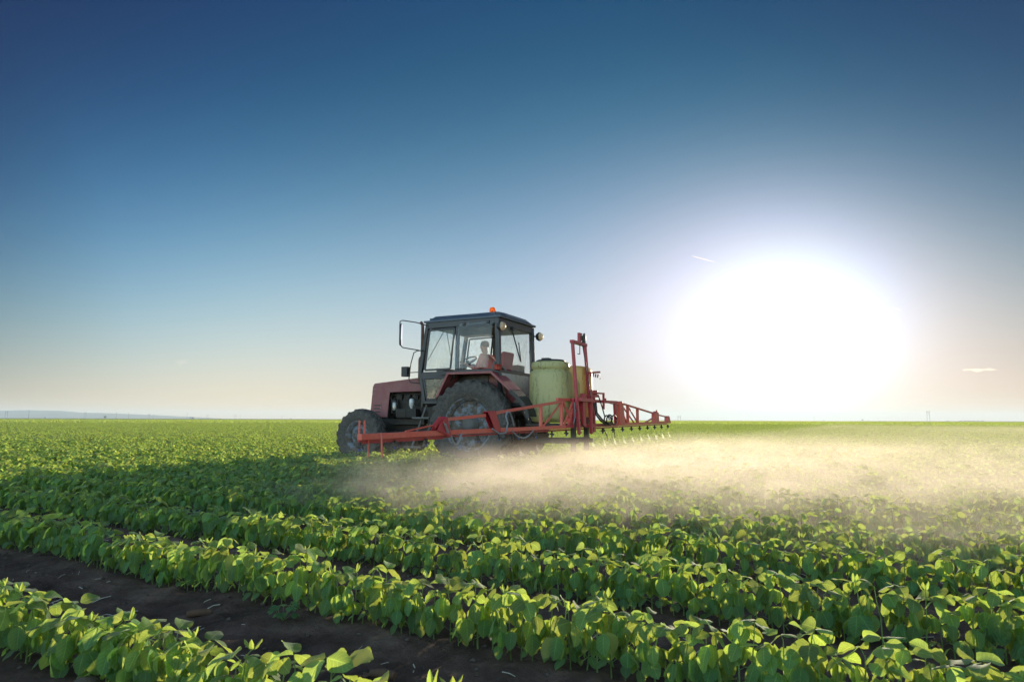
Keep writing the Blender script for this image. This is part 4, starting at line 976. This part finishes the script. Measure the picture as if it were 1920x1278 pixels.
b.tube([(1.3, -.02, 1.19), (1.7, -.04, 1.15), (2.1, -.02, 1.14)], .006).tube(arc((1.0, -.05, .68), (1.25, -.05, .45), -.03), .010).tube(arc((1.6, -.05, .68), (1.65, -.05, .50), .01), .008)
sub('hose', 'black', b, 0)
NOZ = [-5.97 + .5925 * k for k in range(21)]
b1 = MB(); b1.bar((0, 0, .10), (0, 0, .03), .035, .03).lathe([(.018, 0), (.018, .05), (.024, .055), (.024, .085), (0.001, .09)], (0, 0, -.02), 'Z', 12).bar((0, -.05, .035), (0, .05, .035), .03, .03).tube([(0, 0, .05), (.045, 0, .03)], .011, 8)
mn = b1.mesh('nozzle', M['black'])
b2 = MB(); b2.lathe([(0.001, -.03), (.015, -.028), (.019, -.01), (.019, .008), (0.001, .01)], (0, 0, 0), 'Z', 12).tube([(.045, 0, .03), (.075, 0, .012)], .014, 8)
mc = b2.mesh('nozzle_cap', M['blue'])
for s_ in NOZ:
    o1 = bpy.data.objects.new('nozzle', mn); C.objects.link(o1); o1.parent = sp; o1.matrix_basis = WL @ Matrix.Translation((s_, .02, bz(s_) - .135)) @ Matrix.Scale(.78, 4)
    o2 = bpy.data.objects.new('nozzle_cap', mc); C.objects.link(o2); o2.parent = o1

# ---------------------------------------------------------------- spray: jets under each nozzle and the drifting mist
def volmat(name, color, dens, aniso):
    m, n, l = mat(name); o = n.new('ShaderNodeOutputMaterial'); p = n.new('ShaderNodeVolumePrincipled')
    p.inputs['Color'].default_value = (*color, 1); p.inputs['Density'].default_value = dens; p.inputs['Anisotropy'].default_value = aniso
    l.new(p.outputs[0], o.inputs['Volume']); return m, n, l, p
mj, *_ = volmat('spray_jet', (0.97, 0.98, 1.0), JETD, 0.6)
b = MB()
for s_ in NOZ:
    za = bz(s_) - .185; p0 = Wb @ V(s_, .02, za); n_ = 10; vs_ = [p0 + V(math.cos(2 * PI * k / n_) * .004, math.sin(2 * PI * k / n_) * .004, 0) for k in range(n_)]
    for (dz, r_, dr_) in ((.08, .016, .01), (.20, .042, .05)):
        for k in range(n_):
            a = 2 * PI * k / n_; q = Wb @ V(s_ + math.cos(a) * r_ * 1.2, .02 - dr_ + math.sin(a) * r_ * .5, za - dz); vs_.append(q)
    fs_ = [tuple(reversed(range(n_))), tuple(range(2 * n_, 3 * n_))] + [(r * n_ + k, r * n_ + (k + 1) % n_, (r + 1) * n_ + (k + 1) % n_, (r + 1) * n_ + k) for r in range(2) for k in range(n_)]
    b.add(vs_, fs_)
tag(b.build('spray_jet', mj), 'fine white jets of spray under the nozzles of the boom', kind='stuff')

mm, n, l, pv_ = volmat('spray_mist', (0.97, 0.87, 0.76), 0.1, MISTG)
mm.cycles.volume_step_rate = 0.05
tc = n.new('ShaderNodeTexCoord'); sx = n.new('ShaderNodeSeparateXYZ'); l.new(tc.outputs['Object'], sx.inputs[0])
def math_(op, a, b_=None, clamp=False):
    m_ = n.new('ShaderNodeMath'); m_.operation = op; m_.use_clamp = clamp
    for k, v_ in enumerate((a, b_)):
        if v_ is None: continue
        if isinstance(v_, (int, float)): m_.inputs[k].default_value = v_
        else: l.new(v_, m_.inputs[k])
    return m_.outputs[0]
def ss(v_, lo_, hi_):
    m_ = n.new('ShaderNodeMapRange'); m_.interpolation_type = 'SMOOTHSTEP'; l.new(v_, m_.inputs[0]); m_.inputs[1].default_value = lo_; m_.inputs[2].default_value = hi_; return m_.outputs[0]
X_, Y_, Z_ = sx.outputs[0], sx.outputs[1], sx.outputs[2]      # X: down-wind behind the boom, Y: along the boom away from the camera
mp = n.new('ShaderNodeMapping'); mp.inputs['Scale'].default_value = (.55, .9, 1.6); l.new(tc.outputs['Object'], mp.inputs[0])
nz = n.new('ShaderNodeTexNoise'); nz.inputs['Scale'].default_value = 1.4; nz.inputs['Detail'].default_value = 6; nz.inputs['Roughness'].default_value = .62; nz.inputs['Distortion'].default_value = .6; l.new(mp.outputs[0], nz.inputs['Vector'])
wisp = math_('POWER', math_('MULTIPLY', nz.outputs[0], 1.86), 4.4)
nf = n.new('ShaderNodeTexNoise'); nf.inputs['Scale'].default_value = 3.2; nf.inputs['Detail'].default_value = 3; nf.inputs['Distortion'].default_value = 1.0; l.new(mp.outputs[0], nf.inputs['Vector'])
wisp = math_('MULTIPLY', wisp, math_('MULTIPLY', math_('POWER', nf.outputs[0], 2.0), 4.2))
wob = math_('MULTIPLY', math_('SUBTRACT', nz.outputs[0], .5), 3.0)
edge_y = ss(math_('ADD', Y_, wob), -7.6, -6.7)
start = ss(math_('ADD', X_, math_('MULTIPLY', wob, .25)), -.35, .7)
decay = math_('EXPONENT', math_('MULTIPLY', X_, -.10))
fade = math_('SUBTRACT', 1.0, ss(X_, 18.0, 45.0))
fary = math_('SUBTRACT', 1.0, math_('MULTIPLY', ss(Y_, 5.0, 9.0), .93))
ztop = math_('ADD', math_('MULTIPLY', math_('SUBTRACT', nz.outputs[0], .5), .5), math_('MULTIPLY', Z_, 1.0))
hz = math_('SUBTRACT', 1.0, ss(ztop, .13, .68))
nearby = math_('ADD', 1.0, math_('MULTIPLY', math_('SUBTRACT', 1.0, ss(Y_, -6.5, 3.0)), 2.2))
d_ = math_('MULTIPLY', math_('MULTIPLY', wisp, edge_y), nearby)
for t_ in (start, decay, fade, fary, hz): d_ = math_('MULTIPLY', d_, t_)
late = n.new('ShaderNodeMapRange'); late.interpolation_type = 'SMOOTHSTEP'; l.new(X_, late.inputs[0]); late.inputs[1].default_value = -.3; l.new(math_('ADD', 1.5, math_('MULTIPLY', math_('MAXIMUM', Y_, 0), .35)), late.inputs[2])
veil_mist = math_('MULTIPLY', math_('MULTIPLY', late.outputs[0], math_('SUBTRACT', 1.0, ss(X_, 40.0, 78.0))), math_('MULTIPLY', edge_y, math_('MULTIPLY', hz, math_('MULTIPLY', math_('SUBTRACT', 1.0, ss(Y_, 40.0, 78.0)), .016))))  # thin wide mist added to pale the far field like lens glare
l.new(math_('ADD', math_('MULTIPLY', d_, MISTD), veil_mist), pv_.inputs['Density'])
b = MB(); b.hexa([(-.6, -7.9, .02), (80, -7.9, .02), (80, 80, .02), (-.6, 80, .02), (-.6, -7.9, .95), (80, -7.9, .95), (80, 80, .95), (-.6, 80, .95)])
mo = b.build('spray_mist', mm); mo.location = (1.25, 12.35, 0); mo.rotation_euler = (0, 0, -BA)
tag(mo, 'golden backlit mist of spray drifting low over the crop', kind='stuff')

# ---------------------------------------------------------------- far things
def wpx(px, d, z=0): return V((px - 960) / 1280 * d, d, z)
def hpx(py, d, px): return H + ((786.2 + (px - 960) * .00314) - py) / 1280 * d
M['pylon'] = painted('grey_pylon', (0.12, 0.12, 0.12), (0.1, 0.09, 0.08), (0.4, 0.8), 0.7, scale=2)
PY = [(18, 770, 1500, 'H'), (60, 768.5, 1500, 'S'), (165, 772, 1900, 'H'), (223, 772, 1900, 'S'), (246, 772, 2000, 'S'), (284, 775.5, 2100, 'H'), (292, 775.5, 2100, 'S'), (355, 774, 2000, 'S'), (393, 777, 2300, 'H'), (445, 777, 2400, 'H'), (454, 777, 2400, 'S'), (532, 778, 2500, 'S'), (1272, 779, 1300, 'H'), (1523, 780, 2300, 'S'), (1736.5, 769, 1300, 'H')]
LB = ['double wooden power pylon at the far left edge before the blue hills', 'tall single pylon before the highest part of the blue hills', 'double pylon on the horizon just left of the lone round tree', 'slim pylon just right of the lone round tree', 'slim pylon second to the right of the lone round tree',
      'double pylon where the blue hills slope down', 'slim pylon close beside the double pylon on the hill slope', 'slim pylon just left of the low farm building', 'double pylon just right of the low farm building', 'double pylon between the farm building and the tractor', 'slim pylon beside the last double pylon left of the tractor',
      'faint pylon nearest to the tractor on its left', 'short double pylon just beyond the far end of the spray boom', 'faint pylon on the horizon below the sun', 'tallest double pylon on the right half of the horizon, right of the sun']
for (px, py, d, kd), lb in zip(PY, LB):
    e = empty('power_pylon', wpx(px, d, 0)); hh = hpx(py, d, px); w_ = .16
    if kd == 'H':
        for s in (-1, 1):
            b = MB(); b.tube([(s * 2.6, 0, -1), (s * 2.1, 0, hh)], w_ * 1.4, 6); b.build('pole', M['pylon'], e)
        b = MB(); b.bar((-4.2, 0, hh * .86), (4.2, 0, hh * .86), .3, .3).bar((-2.3, 0, hh * .86), (2.2, 0, hh * .6), .15).bar((2.3, 0, hh * .86), (-2.2, 0, hh * .6), .15); b.build('cross_arm', M['pylon'], e)
    else:
        b = MB(); b.tube([(0, 0, -1), (0, 0, hh)], [.35, .15], 6); b.build('pole', M['pylon'], e)
        b = MB(); b.bar((-1.6, 0, hh * .9), (1.6, 0, hh * .9), .2, .2).bar((-1.3, 0, hh * .78), (1.3, 0, hh * .78), .2, .2); b.build('cross_arm', M['pylon'], e)
    tag(e, lb, 'pylon', 'power pylons along the horizon')
b_ = MB()
def tree(px, py, d, wpx_, lab, group=None):
    hh = hpx(py, d, px); rw = wpx_ / 1280 * d / 2; e = empty('tree', wpx(px, d, 0)); rt = random.Random(int(px))
    b = MB(); b.tube([(0, 0, -.5), (rw * .05, 0, hh * .3), (0, rw * .05, hh * .65)], [rw * .10, rw * .07, rw * .03], 7)
    for k in range(5): a = k * 1.3; b.tube([(0, 0, hh * (.25 + .06 * k)), (math.cos(a) * rw * .5, math.sin(a) * rw * .5, hh * (.5 + .06 * k))], [rw * .04, rw * .015], 5)
    b.build('trunk', M['rust'], e)
    S = MB(); ls = []
    for c_ in range(16):
        a = rt.uniform(0, 6.28); r0 = rw * math.sqrt(rt.random()) * .75; cc = V(math.cos(a) * r0, math.sin(a) * r0, hh * rt.uniform(.38, .86)); cr = min(rw, hh * .5) * rt.uniform(.25, .42)
        for q in range(40):
            dv = V(rt.gauss(0, 1), rt.gauss(0, 1), rt.gauss(0, 1)).normalized(); p_ = cc + dv * cr * rt.uniform(.4, 1)
            if p_.z < .1: p_.z = .1
            leaflet(S, p_, V(rt.gauss(0, 1), rt.gauss(0, 1), rt.gauss(0, .6)), V(rt.gauss(0, 1), rt.gauss(0, 1), 1), cr * .38, cr * .3, .3, .1, 2, 1, rt.random(), ls)
    o_ = S.build('crown', [M['treeleaf']], e); set_lr(o_.data, ls)
    tag(e, lab, 'tree', group)
tree(202.5, 778.3, 620, 5.5, 'lone round dark tree on the horizon before the blue hills')
tree(1541, 787, 1500, 6, 'small round bush on the horizon under the sun')
tree(1613.5, 785.5, 1300, 4.5, 'small dark tree on the horizon right of the sun')
tree(1625, 787.8, 1700, 7, 'low wide bush just right of the small dark tree')
tree(1645, 788, 1700, 5, 'small bush at the right of the low wide bush')
tree(548, 783.3, 1600, 5, 'small bush on the horizon left of the tractor')
tree(90, 781.3, 1500, 4, 'tiny bush on the horizon between the left pylons')
for k, px in enumerate((1772, 1796, 1804, 1812, 1820, 1828, 1836)):
    tree(px, 787.6, 2200, 12, 'tree of the distant low wood at the right of the horizon', 'trees of the distant wood at right')
M['wallw'] = painted('pale_farm_wall', (0.5, 0.48, 0.45), (0.3, 0.28, 0.25), (0.5, 0.8), 0.8, scale=.3)
e = empty('farm_building', wpx(365, 1700)); hb = hpx(782.0, 1700, 365)
b = MB(); b.box((0, 0, hb * .4), (13, 8, hb * .8)); b.build('wall', M['wallw'], e)
b = MB(); b.prism([(-6.8, -4.3, hb * .8), (-6.8, 4.3, hb * .8), (-6.8, 0, hb * 1.15)], (13.6, 0, 0)); b.build('roof', M['wallw'], e)
b = MB(); b.box((3, -4.02, hb * .35), (2.5, .08, hb * .6)); b.build('door', M['black'], e)
tag(e, 'small pale farm building low on the horizon at left', 'building')

# ---------------------------------------------------------------- near details on the soil
def gp(px, py, z=0.0):
    y = 1280 * (H - z) / (py - (786.2 + (px - 960) * .00314)); return V((px - 960) / 1280 * y, y, 0)
def onsoil(px, py):
    p = gp(px, py); k = V(p.x * .985, p.y * .985, 0); k.z = float(soil_z(k.x, k.y)); return k
st = empty('corn_stub', onsoil(395, 1133), .5); b = MB(); b.tube([(-.045, 0, .016), (0, .003, .018), (.05, 0, .014)], [.014, .0155, .0145], 12); b.lathe([(.004, 0), (.012, .001)], (-.045, 0, .016), 'X', 10); b.build('stalk', M['stub'], st)
b = MB(); 
for k in range(5): b.tube([(.045, 0, .012), (.06 + .01 * k, -.02 + .01 * k, .004)], .0018, 5)
b.build('root', M['stub'], st); tag(st, 'broken brown corn stub lying on the bare soil at left between two crop rows', 'corn stub')
st2 = empty('corn_stub', onsoil(732, 1246), -.4); b = MB(); b.tube([(-.05, 0, .018), (0, .004, .02), (.045, 0, .02)], [.010, .017, .013], 12); b.build('stalk', M['stub'], st2)
b = MB()
for k in range(7): b.tube([(-.045, 0, .014), (-.075 - .01 * (k % 3), -.035 + .012 * k, .004)], .0022, 5)
b.build('root', M['stub'], st2); tag(st2, 'frayed corn stub with roots on the soil at bottom, right of the nearest plants', 'corn stub')
st3 = empty('clod', onsoil(200, 1262)); b = MB(); rt = random.Random(3); b.lathe([(0.001, .0), (.035, .004), (.045, .02), (.03, .04), (0.001, .046)], (0, 0, -.004), 'Z', 12)
b.v = [(x * rt.uniform(.85, 1.15), y * rt.uniform(.85, 1.15), z) for x, y, z in b.v]; b.build('lump', M['clod'], st3); tag(st3, 'reddish soil clod at the bottom edge below the first plants', 'soil clod')
# small weed
we = empty('weed', onsoil(548, 1150)); S = MB(); Lw = MB(); ls = []; ll = []; rt = random.Random(9)
for k in range(9):
    a = k * 2.4; ln_ = rt.uniform(.03, .07); q = V(math.cos(a) * ln_ * .8, math.sin(a) * ln_ * .8, ln_ * .6 + .01 * k * .6)
    petiole(S, V(0, 0, 0), q, .0012, ls)
    for t_ in (-.9, 0, .9): leaflet(Lw, q, V(math.cos(a + t_), math.sin(a + t_), -.2), V(0, 0, 1), .035, .026, .5, .2, 5, 2, rt.random(), ll)
o_ = S.build('stem', [M['leaf'], M['stem']], we); set_lr(o_.data, ls); o_ = Lw.build('foliage', M['weed'], we); set_lr(o_.data, ll)
tag(we, 'small blue-green weed with jagged leaves at the foot of the second row', 'weed')
# straw litter and clods, too many to count
b = MB(); rt = random.Random(21)
for k in range(700):
    x = rt.uniform(-3.4, 3.0); y = rt.uniform(1.2, 5.0); pr = x * RN[0] + y * RN[1]
    if min(abs(pr - p_) for p_ in ROWP) < .16: continue
    z = float(soil_z(x, y)); a = rt.uniform(0, PI); L_ = rt.choice([.015, .02, .03, .04, .06, .09]) * rt.uniform(.7, 1.2); d2 = V(math.cos(a), math.sin(a), rt.uniform(-.1, .25)) * L_
    c = V(x, y, z + .004 + abs(d2.z) * .5); mid = c + V(rt.uniform(-.1, .1), rt.uniform(-.1, .1), .06) * L_
    b.tube([c - d2 / 2, mid, c + d2 / 2], rt.uniform(.0009, .0022), 5)
tag(b.build('straw_litter', M['straw']), 'pale bits of straw scattered on the dark soil', kind='stuff')
S = MB()
for k in range(2600):
    x = rt.uniform(-4, 3.5); y = rt.uniform(1.1, 6.0); pr = x * RN[0] + y * RN[1]
    z = float(soil_z(x, y)); r_ = rt.choice([.003, .004, .006, .009, .014]) * rt.uniform(.7, 1.3)
    vs_ = [(x + dx * r_ * rt.uniform(.6, 1.3), y + dy * r_ * rt.uniform(.6, 1.3), z + (dz * .7 + .35) * r_ * rt.uniform(.7, 1.2)) for dx, dy, dz in ((1, 0, 0), (.3, .95, 0), (-.8, .6, 0), (-.8, -.6, 0), (.3, -.95, 0), (0, 0, 1), (0, 0, -1))]
    S.add(vs_, [(0, 1, 5), (1, 2, 5), (2, 3, 5), (3, 4, 5), (4, 0, 5), (1, 0, 6), (2, 1, 6), (3, 2, 6), (4, 3, 6), (0, 4, 6)], 0, True)
tag(S.build('soil_crumbs', M['clod']), 'dark crumbs and small clods of soil', kind='stuff')

# ---------------------------------------------------------------- contrails and small clouds, far up and outside the haze
def skyp(px, py, d):
    u = (px - 960) / 1280; v = (786.2 + (px - 960) * .00314 - py) / 1280; return V(u * d, d, H + v * d * 1.0)
def vapour(name, a, c, ra, rc, col, dens, lab, cat, flat=1.0):
    a, c = Vector(a), Vector(c); mid = (a + c) / 2; d = (c - a); L_ = d.length; n_ = 12; k_ = 14
    b = MB(); up = V(0, 0, 1); r1 = d.normalized().cross(up).normalized(); u1 = r1.cross(d.normalized())
    vs_ = []
    for i in range(k_ + 1):
        t_ = i / k_; rad = (ra * (1 - t_) + rc * t_) * math.sqrt(max(0.001, math.sin(PI * min(1, t_ * .98 + .01)))); p_ = a.lerp(c, t_)
        if cat == 'cloud': p_ = p_ + u1 * rad * .25 * math.sin(t_ * 11) ; rad *= 1 + .3 * math.sin(t_ * 17 + 1)
        for j in range(n_): an = 2 * PI * j / n_; vs_.append(p_ - mid + r1 * math.cos(an) * rad + u1 * math.sin(an) * rad * flat)
    b.add(vs_, [(i * n_ + j, i * n_ + (j + 1) % n_, (i + 1) * n_ + (j + 1) % n_, (i + 1) * n_ + j) for i in range(k_) for j in range(n_)] + [tuple(reversed(range(n_))), tuple(range(k_ * n_, (k_ + 1) * n_))], 0, True)
    m_, n2, l2, pp = volmat(name, col, dens, .3); o_ = b.build(name, m_); o_.location = mid; tag(o_, lab, cat)
vapour('contrail', skyp(1303, 475, 16000), skyp(1350, 488, 17000), 16, 8, (1, 1, 1), .02, 'thin white contrail above and left of the sun', 'contrail')
vapour('contrail', skyp(1684, 576.5, 16000), skyp(1699, 581, 17000), 14, 6, (1, 1, 1), .012, 'very short contrail right of the sun', 'contrail')
vapour('cloud', skyp(1806, 694, 16000), skyp(1876, 693, 16000), 55, 30, (1, .97, .93), .006, 'small flat white cloud near the right edge', 'cloud', .8)
vapour('cloud', skyp(327, 679, 16000), skyp(352, 678, 16000), 80, 60, (1, .93, .9), .0006, 'faint pinkish wisp of cloud above the left horizon', 'cloud', .8)

# ---------------------------------------------------------------- haze
mh, n, l, ph = volmat('haze', HAZEC, HAZED, .2)
b = MB(); b.hexa([(-9500, -560, -6), (9500, -560, -6), (9500, 10500, -6), (-9500, 10500, -6), (-9500, -560, 108), (9500, -560, 108), (9500, 10500, 108), (-9500, 10500, 108)])
tag(b.build('haze', mh), 'pale haze over the field, thickening toward the horizon', kind='stuff')
